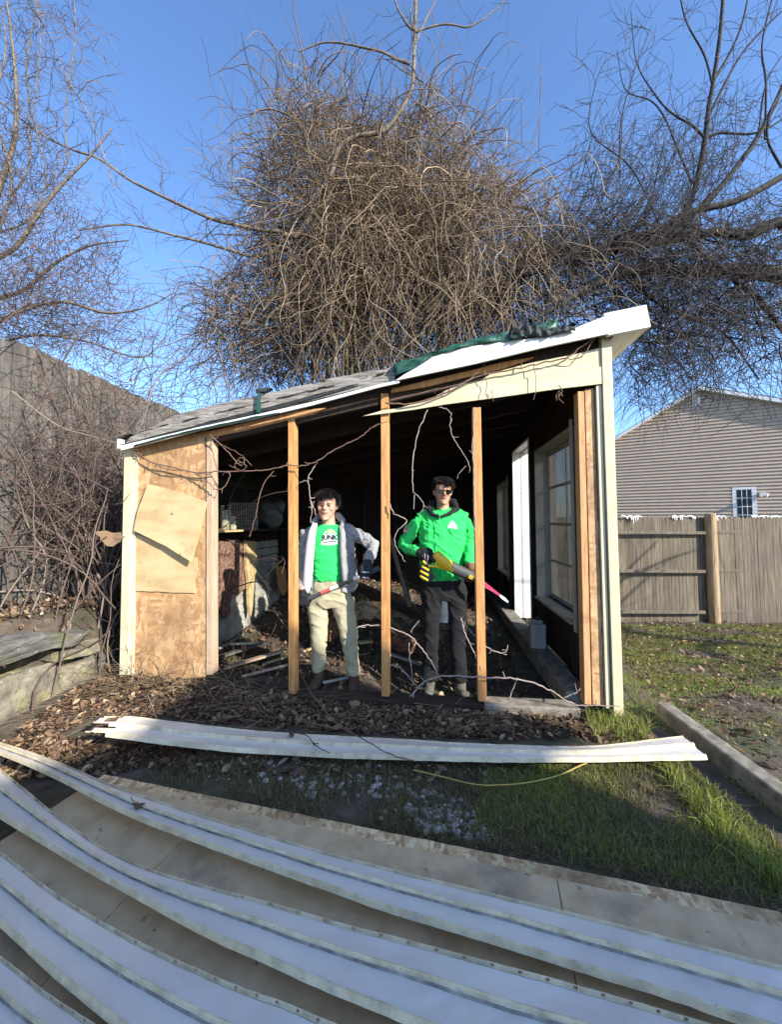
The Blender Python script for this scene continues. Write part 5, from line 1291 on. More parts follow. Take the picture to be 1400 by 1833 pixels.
for p, d in zip(P, dr):
    if p[0] / p[1] < -.62 or True: fine.append((walk(p, rng.normal(0, 1, 3), 8, rng.uniform(.03, .07), .24, -.02), .003, .0018))
P, dr = ell_pts(800, at(170, 900, 3.9), (.45, .7, .9), (.0, 1.0))
for p, d in zip(P, dr): fine.append((walk(p, rng.normal(0, 1, 3) * [.5, .5, 1.3], 8, rng.uniform(.04, .08), .18, -.02), .0035, .0018))
for _ in range(160):
    p = np.array(at(rng.uniform(180, 420), rng.uniform(640, 760), rng.uniform(4.2, 6))); fine.append((walk(p, np.array([rng.normal(0, 1), 0, rng.uniform(.1, 1.2)]), 12, .07, .14, -.05), .0045, .002))
def clip_canes(L):
    out = []
    for pts, a, b in L:
        k = len(pts)
        for i, p in enumerate(pts):
            q = toloc(Vector(p))
            if q.x > -W + .02 and -1.5 < q.y < .35 and q.z < 2.2: k = i; break
        if k >= 3: out.append((pts[:k], a, b))
    return out
canes, fine = clip_canes(canes), clip_canes(fine)
tubes_mesh('canes', canes, M['twig'], br, 5, bb)
tubes_mesh('twigs', fine, M['twig'], br, 3, bb)
tree_leaves(br, bb, at(150, 700, 3.9), (.8, .5, .35), 160, 'leaf_red', (.015, .035))
tree_leaves(br, bb, at(130, 830, 3.7), (.8, .5, .6), 130, 'leaf', (.015, .035))
# young trees far behind the fence line
for i, (x, y, Y, h, lab) in enumerate([(250, 650, 16, 5.5, 'hazy bare sapling in the gap between fence and shed roof'), (320, 660, 18, 5.2, 'second hazy bare sapling, nearer the shed roof'), (370, 690, 17, 4.2, 'low bare sapling just above the grey rake board')]):
    b0 = at(x, 935, Y); b0.z = -.3; root = thing('sapling', lab, 'tree', b0, 0, 'bare saplings far behind the shed')
    tr = [(walk(np.array(b0), np.array([rng.normal(0, .1), 0, 1.]), 10, h / 10, .03), .05, .012)]; ln_ = []
    sprout(tr[0][0][3:], .02, ln_, 7, 1.1, .12, .5, depth=2, rmin=.007)
    tubes_mesh('trunk', tr, M['bark'], root, 5, b0); tubes_mesh('crown', ln_, M['bark'], root, 3, b0)
# ------------------------------------------------------------------ people
def fuse(mb, name, mats, voxel=.006, smooth=4, root=None, fold=0.0, fscale=9.0, fstretch=(1, 1, 2.2), seed=0.0, post=None, origin=None):
    tmp = mb.build('tmp', mats[0] if isinstance(mats, (list, tuple)) else mats)
    rm = tmp.modifiers.new('r', 'REMESH'); rm.mode = 'VOXEL'; rm.voxel_size = voxel
    s_ = tmp.modifiers.new('s', 'SMOOTH'); s_.factor = .5; s_.iterations = smooth
    dg = bpy.context.evaluated_depsgraph_get(); dg.update()
    me = bpy.data.meshes.new_from_object(tmp.evaluated_get(dg)); bpy.data.objects.remove(tmp)
    n = len(me.vertices); co = np.zeros(n * 3, np.float32); no = np.zeros(n * 3, np.float32)
    me.vertices.foreach_get('co', co); me.vertices.foreach_get('normal', no); co = co.reshape(-1, 3).astype(float); no = no.reshape(-1, 3)
    if fold:
        for i in range(n):
            p = Vector((co[i, 0] * fscale * fstretch[0] + seed, co[i, 1] * fscale * fstretch[1], co[i, 2] * fscale * fstretch[2] + .7 * co[i, 0] * fscale))
            w_ = mnoise.noise(p + mnoise.noise_vector(p * .6) * .8); f = (1 - abs(w_) * 2.2)
            co[i] += no[i] * fold * (f * abs(f) - .3 + .5 * mnoise.noise(p * 2.3))
    if post: co = post(co, no)
    if origin is not None: co = co - np.array(origin)[None]
    me.vertices.foreach_set('co', co.astype(np.float32).ravel())
    me.polygons.foreach_set('use_smooth', [True] * len(me.polygons)); me.update(); me.name = name
    me.materials.clear()
    for m_ in (mats if isinstance(mats, (list, tuple)) else [mats]): me.materials.append(m_)
    o = bpy.data.objects.new(name, me); C.objects.link(o)
    if root: o.parent = root
    return o
def loft(mb, rows, Y, n=20, pw=2.3):
    """rows: (py, xl, xr, dy, hd) photo-measured outline at depth Y; closed solid"""
    vs = []
    for py, xl, xr, dy, hd in rows:
        a = at(xl, py, Y + dy); b = at(xr, py, Y + dy); c = (a + b) / 2; hw = (b.x - a.x) / 2
        for k in range(n):
            t = 2 * math.pi * k / n; cx, sy = math.cos(t), math.sin(t)
            vs.append(Vector((c.x + hw * math.copysign(abs(cx) ** (2 / pw), cx), c.y + hd * math.copysign(abs(sy) ** (2 / pw), sy), c.z)))
    R_ = len(rows)
    fs = [(i * n + k, i * n + (k + 1) % n, (i + 1) * n + (k + 1) % n, (i + 1) * n + k) for i in range(R_ - 1) for k in range(n)]
    fs += [tuple(range(n - 1, -1, -1)), tuple((R_ - 1) * n + k for k in range(n))]
    return mb.add(vs, fs)
def hand(mb, wrist, dirn, palm, side, curl=(50, 55, 35), s=1.0, thick=1.0, spread=.05):
    d = Vector(dirn).normalized(); side = Vector(side); side = (side - d * side.dot(d)).normalized(); pn = d.cross(side)
    if pn.dot(Vector(palm)) < 0: pn = -pn
    w = Vector(wrist)
    for k, (o, ln, r) in enumerate(((.030, .96, .0105), (.010, 1.0, .0110), (-.010, .95, .0105), (-.029, .80, .0095))):
        kn = w + d * .085 * s * (1 - abs(o) * 2.2) + side * o * s
        mb.tube([w + side * o * .55 * s - d * .01, w + d * .04 * s + side * o * .9 * s, kn], [.017 * s * thick, .017 * s * thick, .0135 * s * thick], 8)
        p = kn; dd = d + side * o * spread * 20; dd.normalize(); a = 0; pts = [kn - d * .012]
        for q, L in zip(curl, (.043, .027, .021)):
            a += q; v = dd * math.cos(R(a)) + pn * math.sin(R(a)); pts.append(p.copy()) if len(pts) == 1 else None; p = p + v * L * ln * s; pts.append(p.copy())
        mb.tube(pts, [r * s * thick * 1.08, r * s * thick * 1.05, r * s * thick, r * s * thick * .95, r * s * thick * .78][:len(pts)], 8)
    b = w + d * .022 * s + side * .026 * s
    t1 = b + (side * .55 + d * .6 + pn * .45).normalized() * .040 * s; t2 = t1 + (d * .6 + pn * .75 - side * .1).normalized() * .032 * s; t3 = t2 + (d * .35 + pn * .8 - side * .5).normalized() * .022 * s
    mb.tube([b - d * .015, b, t1, t2, t3], [.014 * s * thick, .016 * s * thick, .0125 * s * thick, .0115 * s * thick, .009 * s * thick], 8)
HEAD = [(0.0, .022, -.086, -.035), (.012, .036, -.093, -.01), (.035, .052, -.093, .03), (.060, .062, -.092, .055), (.085, .068, -.089, .074), (.110, .071, -.087, .088), (.135, .0715, -.087, .096), (.160, .074, -.089, .099), (.185, .073, -.086, .098), (.205, .066, -.072, .088), (.222, .050, -.048, .068), (.235, .020, -.012, .03)]
def head(mb, M4):
    n = 24; vs = []
    for z, hw, f, b in HEAD:
        for k in range(n):
            t = 2 * math.pi * k / n; cx, sy = math.cos(t), math.sin(t)
            x = hw * math.copysign(abs(cx) ** .86, cx); y = (f + b) / 2 + (b - f) / 2 * math.copysign(abs(sy) ** .86, sy); vs.append(M4 @ Vector((x, y, z)))
    fs = [(i * n + k, i * n + (k + 1) % n, (i + 1) * n + (k + 1) % n, (i + 1) * n + k) for i in range(len(HEAD) - 1) for k in range(n)] + [tuple(range(n - 1, -1, -1)), tuple((len(HEAD) - 1) * n + k for k in range(n))]
    mb.add(vs, fs)
    def E(c, r): 
        b = len(mb.v); mb.ell((0, 0, 0), r, nu=12, nv=8); 
        for i in range(b, len(mb.v)): mb.v[i] = tuple(M4 @ (Vector(mb.v[i]) + Vector(c)))
    mb.tube([M4 @ Vector(q) for q in ((0, -.080, .145), (0, -.092, .128), (0, -.104, .108), (0, -.112, .096), (0, -.100, .086))], [.008, .009, .0105, .0125, .009], 8)
    E((-.011, -.098, .090), (.008, .010, .007)); E((.011, -.098, .090), (.008, .010, .007))
    E((0, -.095, .071), (.024, .009, .006)); E((0, -.094, .061), (.021, .009, .0065)); E((0, -.093, .014), (.020, .012, .014))
    E((-.026, -.080, .138), (.022, .009, .005)); E((.026, -.080, .138), (.022, .009, .005))
    E((-.038, -.072, .094), (.026, .013, .024)); E((.038, -.072, .094), (.026, .013, .024))
    for s in (-1, 1):
        mb.tube([M4 @ Vector(q) for q in ((s * .070, .008, .082), (s * .079, .016, .095), (s * .083, .020, .112), (s * .083, .012, .126), (s * .075, .002, .128), (s * .073, .0, .11))], [.006, .007, .007, .007, .006, .006], 7)
        E((s * .075, .010, .105), (.006, .013, .020))
def socket_post(M4, depth=.010):
    inv = np.array(M4.inverted()); cs = [Vector((s * .030, -.090, .118)) for s in (-1, 1)]; fw = np.array((M4.to_3x3() @ Vector((0, 1, 0))))
    cs = [np.array(M4 @ c) for c in cs]
    def f(co, no):
        for c in cs:
            d = co - c[None]; w_ = np.exp(-((d[:, 0] / .017) ** 2 + (d[:, 2] / .011) ** 2 + (d[:, 1] / .03) ** 2)); co = co + fw[None] * (w_ * depth)[:, None]
        return co
    return f
def child_at(name, mb, mats, root, o0, M4=None, smooth=True, **k):
    mb.v = [tuple((M4 @ Vector(p) if M4 is not None else Vector(p)) - o0) for p in mb.v]
    return mb.build(name, mats, root, smooth=smooth, **k)

def skin_mat(name, c):
    m, nt, b = nodes_of(name); f = noise(nt, coords(nt), 40, 4)
    col = ramp(nt, f, [tuple(x * .84 for x in c), c, (c[0] * 1.04, c[1] * .93, c[2] * .9)]); nt.links.new(col, b.inputs['Base Color'])
    b.inputs['Roughness'].default_value = .5; b.inputs['Subsurface Weight'].default_value = .12; b.inputs['Subsurface Scale'].default_value = .01
    bump(nt, b, f, .15, .001); return m
def cloth_mat(name, c, c2=None, sc=18, rough=.9):
    m, nt, b = nodes_of(name); c2 = c2 or tuple(x * .80 for x in c)
    f = noise(nt, coords(nt), sc, 5); wv = noise(nt, coords(nt, (1, 1, 1)), 320, 2)
    nt.links.new(ramp(nt, f, [c2, c]), b.inputs['Base Color']); b.inputs['Roughness'].default_value = rough; b.inputs['Specular IOR Level'].default_value = .2
    b.inputs['Sheen Weight'].default_value = .03
    bump(nt, b, wv, .25, .001); return m
M['skin1'] = skin_mat('light_skin', (.50, .29, .20)); M['skin2'] = skin_mat('tan_skin', (.44, .25, .155))
M['green'] = cloth_mat('green_fleece', (.035, .60, .13), (.03, .50, .105), 12); M['green_t'] = cloth_mat('green_cotton', (.035, .62, .135), (.03, .54, .115), 12)
M['grey_j'] = cloth_mat('grey_fleece', (.33, .325, .32), (.22, .217, .213), 60); M['lining'] = cloth_mat('white_lining', (.78, .80, .82), (.70, .72, .74))
M['khaki'] = cloth_mat('khaki_cotton', (.42, .375, .245), (.36, .32, .205)); M['charcoal'] = cloth_mat('charcoal_cotton', (.009, .009, .010), (.017, .017, .017), 10)
M['hood'] = cloth_mat('dark_hood', (.020, .021, .024)); M['glove_b'] = cloth_mat('black_glove', (.015, .016, .019)); M['glove_g'] = cloth_mat('grey_glove', (.05, .052, .056), (.025, .026, .03))
M['glove_t'] = cloth_mat('brown_glove', (.26, .13, .07), (.10, .06, .045), 20); M['brown_shoe'] = flat('brown_leather', (.075, .04, .025), .6); M['grey_boot'] = cloth_mat('grey_boot', (.13, .12, .105), (.07, .065, .055), 30)
M['sole'] = flat('dark_sole', (.02, .02, .02), .8); M['hair'] = flat('black_hair', (.010, .008, .008), .35); M['white_mark'] = flat('white_print', (.72, .76, .72), .7); M['black_mark'] = flat('black_print', (.02, .03, .02), .7)
M['reflect'] = flat('pale_glove_print', (.5, .5, .52), .5); M['eye'] = flat('dark_eye', (.02, .012, .01), .15); M['lips'] = skin_mat('lip_skin', (.45, .19, .14)); M['brow'] = flat('dark_brow', (.03, .018, .014), .8)
M['yellow'] = flat('yellow_plastic', (.78, .50, .02), .4); M['black_p'] = flat('black_plastic', (.018, .018, .018), .5); M['rubber'] = flat('grey_rubber', (.055, .055, .057), .65)
M['steel'] = flat('steel', (.55, .55, .55), .3, .9); M['pink'] = flat('red_blade_coating', (.50, .04, .11), .5); M['red'] = flat('red_band', (.55, .10, .09), .5); M['bar_grey'] = flat('dark_steel_bar', (.04, .042, .045), .5, .3)

def shoe(mb, heel, toe, w=.045, h=.07):
    h0, t0 = Vector(heel), Vector(toe); d = t0 - h0
    for u, r, z in ((.10, .040, .050), (.30, .042, .052), (.50, .044, .045), (.70, .046, .036), (.88, .040, .028)):
        mb.ell(h0 + d * u + Vector((0, 0, z)), (r * 1.02, r * 1.25, z * .95 + .008), nu=14, nv=8)
    mb.tube([h0 + d * .12 + Vector((0, 0, .04)), h0 + d * .14 + Vector((0, 0, .13))], [.046, .048], 12)
def sole(mb, heel, toe):
    h0, t0 = Vector(heel), Vector(toe); d = (t0 - h0); L = d.length; d.normalize(); s = Vector((-d.y, d.x, 0)); P = []
    prof = [(-.02, .022), (0, .036), (.25, .040), (.55, .042), (.80, .048), (.95, .040), (1.03, .02)]
    P = [h0 + d * u * L + s * w_ for u, w_ in prof] + [h0 + d * u * L - s * w_ for u, w_ in reversed(prof)]
    mb.prism([p + Vector((0, 0, .0)) for p in P], (0, 0, .022))
def hair_strands(M4, n, fn, r=.0012, r1=.0007):
    out = []
    for _ in range(n):
        pts = fn()
        if pts is not None: out.append((np.array([M4 @ Vector(p) for p in pts]), r, r1))
    return out

# =============== person 1: open grey hoodie over green T-shirt
Y1 = 3.34; zf1 = at(570, 1229, Y1).z
r1 = at(592, 1229, Y1); r1.z = -.02
P1 = thing('person', 'young man in open grey hoodie, green T-shirt and khaki trousers holding a black bar', 'person', r1)
k1 = Y1 / 700
hc = at(585, 930, Y1 - .0)
M4a = Matrix.Translation(Vector((hc.x, hc.y, hc.z))) @ Matrix.Rotation(R(-2), 4, 'Z') @ Matrix.Rotation(R(3), 4, 'Y') @ Matrix.Rotation(R(6), 4, 'X') @ Matrix.Scale(1.07, 4)
b = MB(); head(b, M4a)
b.tube([at(586, 915, Y1 + .03), at(588, 935, Y1 + .035), at(589, 950, Y1 + .04)], [.056, .058, .07], 14)
loft(b, [(940, 574, 604, .04, .06), (952, 560, 616, .04, .08), (975, 560, 622, .04, .09), (1020, 564, 612, .03, .085), (1050, 563, 618, .03, .09), (1075, 564, 618, .03, .08)], Y1)
loft(b, [(1070, 562, 588, .03, .06), (1130, 564, 580, .02, .05), (1200, 562, 576, .03, .04), (1222, 562, 574, .03, .04)], Y1); loft(b, [(1070, 593, 620, .03, .06), (1130, 613, 630, .02, .05), (1200, 627, 639, .03, .04), (1226, 628, 640, .03, .04)], Y1)
elL = at(668, 976, Y1 + .02); wrL = at(657, 1008, Y1 - .17); elR = at(541, 1005, Y1 + .03); wrR = at(541, 1062, Y1 - .13)
b.tube([at(618, 962, Y1 + .04), at(632, 962, Y1 + .04), elL, wrL], [.034, .034, .030, .024], 10); b.tube([at(562, 962, Y1 + .04), at(550, 962, Y1 + .04), elR, wrR], [.034, .034, .030, .024], 10)
dL = Vector((-.10, -.10, -1)); dR = Vector((.15, -.1, -1))
hand(b, wrL, dL, (0, 1, 0), (-1, 0, 0), (60, 75, 50)); hand(b, wrR, dR, (0, 1, 0), (1, 0, 0), (60, 75, 50))
fuse(b, 'body', M['skin1'], .0045, 3, P1, post=socket_post(M4a, .005), origin=r1)
m = MB(); hand(m, wrL, dL, (0, 1, 0), (-1, 0, 0), (60, 75, 50), 1.04, 1.22); m.tube([wrL - dL * .03, wrL + dL * .03], [.031, .030], 12)
fuse(m, 'glove', M['glove_g'], .004, 2, P1, origin=r1)
m = MB(); hand(m, wrR, dR, (0, 1, 0), (1, 0, 0), (60, 75, 50), 1.04, 1.22); m.tube([wrR - dR * .03, wrR + dR * .03], [.031, .030], 12)
fuse(m, 'glove', M['glove_b'], .004, 2, P1, origin=r1)
m = MB(); c = wrL + dL.normalized() * .07 + Vector((0, -.026, 0)); m.box(-.03, .03, -.004, .004, -.005, .005); m.box(-.032, .03, -.004, .004, -.045, -.037); child_at('glove_print', m, M['reflect'], P1, r1, Matrix.Translation(c))
# T-shirt
m = MB(); loft(m, [(939, 571, 607, .03, .070), (946, 556, 622, .03, .095), (965, 553, 625, .02, .112), (1000, 556, 622, .01, .115), (1030, 557, 617, .01, .112), (1038, 556, 617, .015, .110)], Y1)
def tee_fold(co, no): return co
tee = fuse(m, 't_shirt', M['green_t'], .007, 3, P1, fold=.0065, fscale=8, fstretch=(.6, 1, 2.4), origin=r1)
# trousers
m = MB()
loft(m, [(1022, 558, 616, .02, .098), (1050, 553, 626, .02, .108), (1075, 550, 630, .02, .105), (1086, 550, 632, .02, .09)], Y1)
loft(m, [(1070, 549, 590, .02, .088), (1090, 550, 588, .015, .085), (1130, 556, 585.5, .0, .07), (1160, 557, 583.5, .01, .062), (1200, 558, 582, .03, .056)], Y1)
loft(m, [(1070, 592, 633, .02, .088), (1090, 595, 635, .015, .085), (1130, 608, 639, .0, .07), (1160, 614, 641, .01, .062), (1207, 621, 645, .03, .056)], Y1)
fuse(m, 'trousers', M['khaki'], .007, 5, P1, fold=.009, fscale=6.5, fstretch=(1, 1, 1.5), seed=3, origin=r1)
# jacket: shell with open front
m = MB()
loft(m, [(936, 574, 602, .05, .07), (940, 562, 618, .045, .09), (946, 552, 628, .04, .105), (962, 546, 634, .04, .125), (1000, 545, 636, .03, .135), (1040, 543, 640, .03, .135), (1058, 543, 637, .03, .130)], Y1)
m.tube([at(578, 942, Y1 + .05), at(565, 950, Y1 + .05), at(555, 956, Y1 + .05)], [.05, .058, .062], 14); m.tube([at(602, 941, Y1 + .05), at(616, 947, Y1 + .05), at(628, 953, Y1 + .05)], [.05, .058, .062], 14)
m.tube([at(558, 955, Y1 + .04), at(549, 955, Y1 + .04), at(543, 980, Y1 + .035), elR, at(541, 1035, Y1 - .03), at(541, 1062, Y1 - .11)], [.050, .060, .056, .052, .047, .036], 14)
m.tube([at(620, 953, Y1 + .04), at(633, 956, Y1 + .04), at(650, 962, Y1 + .03), elL, at(665, 990, Y1 - .06), at(659, 1007, Y1 - .155)], [.050, .058, .054, .052, .046, .036], 14)
xl = lambda z: None
def open_front(me_o):
    import bmesh
    bm = bmesh.new(); bm.from_mesh(me_o.data); kill = []
    for v in bm.verts:
        w_ = v.co + r1
        if w_.y < Y1 + .03:
            a = at(561, 960, w_.y).x; bb_ = at(611, 960, w_.y).x
            zt_ = at(600, 945, w_.y).z
            if a < w_.x < bb_ : kill.append(v)
    bmesh.ops.delete(bm, geom=kill, context='VERTS'); bm.to_mesh(me_o.data); bm.free()
jk = fuse(m, 'hooded_jacket', M['grey_j'], .008, 3, P1, fold=.012, fscale=9, fstretch=(1, 1, 1.6), seed=8, origin=r1); open_front(jk)
sd = jk.modifiers.new('solid', 'SOLIDIFY'); sd.thickness = .004; sd.offset = -1
# turned-out white lining on one side
def sheet(rows, Y, mat, name, parent, o0, n=10, amp=.004):
    vs = []
    for i, (py, xa, xb, da, db) in enumerate(rows):
        for k in range(n + 1):
            u = k / n; p = at(xa + (xb - xa) * u, py, Y + da + (db - da) * u) + Vector((0, -.014 * math.sin(math.pi * u), 0)); p += mnoise.noise_vector(p * 11) * amp; vs.append(p - o0)
    m_ = MB(); m_.add(vs, [(i * (n + 1) + k, i * (n + 1) + k + 1, (i + 1) * (n + 1) + k + 1, (i + 1) * (n + 1) + k) for i in range(len(rows) - 1) for k in range(n)])
    o = m_.build(name, mat, parent, smooth=True); s_ = o.modifiers.new('solid', 'SOLIDIFY'); s_.thickness = .003; return o
sheet([(937, 560, 569, -.04, -.05), (950, 553, 565, -.075, -.095), (975, 548, 563, -.095, -.115), (1005, 545, 561, -.105, -.12), (1030, 543, 559, -.11, -.125), (1050, 541, 556, -.11, -.125), (1062, 545, 553, -.11, -.12)], Y1, M['lining'], 'jacket_lining', jk, r1)
sheet([(940, 607, 614, -.05, -.04), (955, 608, 618, -.095, -.085), (985, 609, 618, -.115, -.10), (1020, 611, 620, -.12, -.105), (1048, 613, 622, -.12, -.105)], Y1, M['grey_j'], 'jacket_placket', jk, r1)
# hood lying round the neck
m = MB()
m.tube([at(560, 944, Y1 - .05), at(562, 935, Y1 - .0), at(570, 925, Y1 + .07), at(588, 921, Y1 + .12), at(605, 923, Y1 + .07), at(614, 932, Y1 + .0), at(612, 944, Y1 - .05)], [.014, .024, .032, .036, .032, .025, .014], 12)
fuse(m, 'hood', M['grey_j'], .006, 3, P1, fold=.004, fscale=14, origin=r1)
# shirt print
def text_obj(s, size, mat, parent, loc, rot, name, ext=.0008, font_bold=False):
    cu = bpy.data.curves.new(name, 'FONT'); cu.body = s; cu.size = size; cu.extrude = ext; cu.align_x = 'CENTER'; cu.align_y = 'CENTER'; cu.offset = size * .035
    t = bpy.data.objects.new('tmp_text', cu); C.objects.link(t)
    dg = bpy.context.evaluated_depsgraph_get(); dg.update(); me = bpy.data.meshes.new_from_object(t.evaluated_get(dg)); bpy.data.objects.remove(t)
    me.materials.clear(); me.materials.append(mat); o = bpy.data.objects.new(name, me); C.objects.link(o); o.parent = parent; o.location = loc; o.rotation_euler = rot; return o
def project_front(o, target, root_loc, off=.003):
    """lay a flat print on the garment's front"""
    from mathutils.bvhtree import BVHTree
    tm = target.data; tr = BVHTree.FromPolygons([v.co.copy() for v in tm.vertices], [tuple(p.vertices) for p in tm.polygons])
    mw = Matrix.Translation(o.location) @ o.rotation_euler.to_matrix().to_4x4(); inv = mw.inverted()
    for v in o.data.vertices:
        p = mw @ v.co; h = tr.ray_cast(Vector((p.x, -1.0, p.z)), Vector((0, 1, 0)))
        if h[0] is not None: v.co = inv @ Vector((p.x, h[0].y - off - (p.y * 0), p.z))
    o.data.update()
cc = at(589, 966, Y1 - .12) - r1
def disc(pts, name, mat, parent, c, rows=1):
    m_ = MB(); n_ = len(pts); vs = [Vector((0, 0, 0))] + [Vector((x, 0, z)) for x, z in pts] + [Vector((x * .5, 0, z * .5)) for x, z in pts]
    m_.add(vs, [(1 + i, 1 + (i + 1) % n_, 1 + n_ + (i + 1) % n_, 1 + n_ + i) for i in range(n_)] + [(0, 1 + n_ + i, 1 + n_ + (i + 1) % n_) for i in range(n_)]); o = m_.build(name, mat, parent, smooth=True); o.location = c; return o
arch = [(.060 * math.cos(a), .005 + .080 * math.sin(a)) for a in np.linspace(0, math.pi, 18)]
arch = [(x, z) for x, z in arch] + [(-.069, -.005), (-.070, -.042), (-.04, -.047), (0, -.046), (.04, -.043), (.069, -.038), (.068, .0)]
pr = disc(arch, 'shirt_print', M['white_mark'], tee, cc); project_front(pr, tee, r1, .0025)
t_ = text_obj('JUNK', .053, M['black_mark'], tee, cc + Vector((0, 0, .016)), (R(90), 0, 0), 'print_lettering'); project_front(t_, tee, r1, .006)
m = MB()
for i in range(16):
    x = -.056 + .0072 * i; z = -.024 + .010 * math.sin(i * .2 + .3) * .3 + .0009 * i - .004; h_ = .004 + .004 * ((i * 7) % 3) / 2
    m.box(x, x + .0040, -.001, .001, z - h_, z + h_)
m.box(-.060, .062, -.001, .001, -.011, -.008)
lines_o = m.build('print_strokes', M['black_mark'], tee); lines_o.location = cc; project_front(lines_o, tee, r1, .0045)
gs = disc([(.03 * math.cos(a) * (1 + .2 * math.sin(3 * a)), .016 * math.sin(a)) for a in np.linspace(0, 2 * math.pi, 14)[:-1]], 'print_emblem', M['yellow'], tee, cc + Vector((0, 0, .066))); project_front(gs, tee, r1, .0045)
gs.data.materials[0] = flat('olive_print', (.35, .42, .12), .7)
# chest mark on the jacket
m = MB(); m.box(-.008, -.003, -.001, .001, -.006, .006); m.box(.003, .008, -.001, .001, -.006, .006); m.box(-.004, .004, -.001, .001, -.0045, .0); lg = m.build('chest_mark', M['white_mark'], jk); lg.location = at(622.5, 948, Y1 - .1) - r1; project_front(lg, jk, r1, .002)
# shoes
m = MB(); shL = (at(572, 1213, Y1 + .06), at(556, 1226, Y1 - .12)); shR = (at(634, 1213, Y1 + .06), at(632, 1236, Y1 - .14))
def feet(h, t, zf): 
    h, t = Vector(h), Vector(t); h.z = zf; t.z = zf; return h, t
for h_, t__ in (shL, shR):
    h_, t__ = feet(h_, t__, -.025); m = MB(); shoe(m, h_, t__); so = fuse(m, 'shoe', M['brown_shoe'], .005, 3, P1, fold=.002, fscale=20, origin=r1); m2 = MB(); sole(m2, h_, t__); child_at('sole', m2, M['sole'], so, r1, smooth=False)
# hair, brows, eyes, mouth
def cap_fn(zmin_f, zmin_b, fr, up=.006):
    def f():
        th = rng.uniform(0, 2 * math.pi); z0 = rng.uniform(.12, .2349); zz = np.array([h[0] for h in HEAD]); hw = np.interp(z0, zz, [h[1] for h in HEAD]); fr_ = np.interp(z0, zz, [h[2] for h in HEAD]); bk = np.interp(z0, zz, [h[3] for h in HEAD])
        x, y = hw * math.cos(th), (fr_ + bk) / 2 + (bk - fr_) / 2 * math.sin(th)
        if y < -.02 and z0 < .188: return None
        if z0 < .135 and y < .03: return None
        out = np.array([x, y - .005, (z0 - .13) * .9]); out /= np.linalg.norm(out); d = out * .10 + np.array([x * 7, (-.8 if y < .02 else .5), -.25 if y < .0 else -.8]) * .9 + rng.normal(0, .16, 3)
        p = np.array([x, y, z0]) + out * .011; return walk(p, d, 6, rng.uniform(.005, .0095), .08, -.10)
    return f
m = MB(); b_ = len(m.v); m.ell((0, .014, .152), (.079, .098, .092), nu=20, nv=14)
m.v = [p for p in m.v]
capm = MB(); keep = []
def hair_cap(M4, name, root, o0, inflate, cut):
    c = MB(); n = 28; rows = [(z, hw + inflate, f - inflate, b + inflate) for z, hw, f, b in HEAD if z >= .084] + [(.243, .012, -.005, .02)]; vs = []
    for z, hw, f, b in rows:
        for k in range(n):
            t = 2 * math.pi * k / n; x = hw * math.cos(t); y = (f + b) / 2 + (b - f) / 2 * math.sin(t)
            zz = z + inflate * (z - .1) * 4
            lim = cut(x, y); zz = max(zz, lim); vs.append(M4 @ (Vector((x, y, zz)) + mnoise.noise_vector(Vector((x, y, zz)) * 60) * .004) - o0)
    c.add(vs, [(i * n + k, i * n + (k + 1) % n, (i + 1) * n + (k + 1) % n, (i + 1) * n + k) for i in range(len(rows) - 1) for k in range(n)] + [tuple((len(rows) - 1) * n + k for k in range(n))])
    return c.build(name, M['hair'], root, smooth=True)
cap = hair_cap(M4a, 'hair', P1, r1, .009, lambda x, y: .176 + .03 * max(0, -y - .06) / .03 if y < -.035 else (.15 if y < .0 else .10))
tubes_mesh('locks', hair_strands(M4a, 3200, cap_fn(0, 0, 0), .0020, .0010), M['hair'], cap, 3, r1)
fr_l = []
for _ in range(90):
    x = rng.uniform(-.066, .060); p = M4a @ Vector((x, -.085 + abs(x) * .5, .200)); q = M4a @ Vector((x + rng.normal(-.004, .006), -.101 + abs(x) * .45, .178 + rng.normal(0, .006))); e = M4a @ Vector((x + rng.normal(-.008, .008), -.099 + abs(x) * .45, rng.uniform(.136, .165) + (.012 if x > .0 else 0))); fr_l.append((np.array([p, q, e]), .0028, .0008))
tubes_mesh('fringe', fr_l, M['hair'], cap, 4, r1)
def face_bits(M4, root, o0, glasses=False):
    for s in (-1, 1):
        if not glasses:
            m_ = MB(); m_.ell((s * .029, -.082, .1165), (.0125, .009, .0035), nu=12, nv=8); child_at('eye', m_, M['eye'], root, o0, M4)
            m_ = MB(); m_.tube([(s * .012, -.0955, .131), (s * .028, -.0965, .136), (s * .046, -.086, .132)], [.0022, .0034, .0016], 6); child_at('eyebrow', m_, M['brow'], root, o0, M4)
    m_ = MB(); m_.tube([(-.024, -.095, .0655), (-.010, -.1035, .0672), (0, -.1045, .0658), (.010, -.1035, .0672), (.024, -.095, .0655)], [.0010, .0028, .0028, .0028, .0010], 6)
    m_.tube([(-.020, -.096, .0625), (0, -.1035, .0585), (.020, -.096, .0625)], [.001, .0038, .001], 6); child_at('lips', m_, M['lips'], root, o0, M4)
face_bits(M4a, P1, r1)

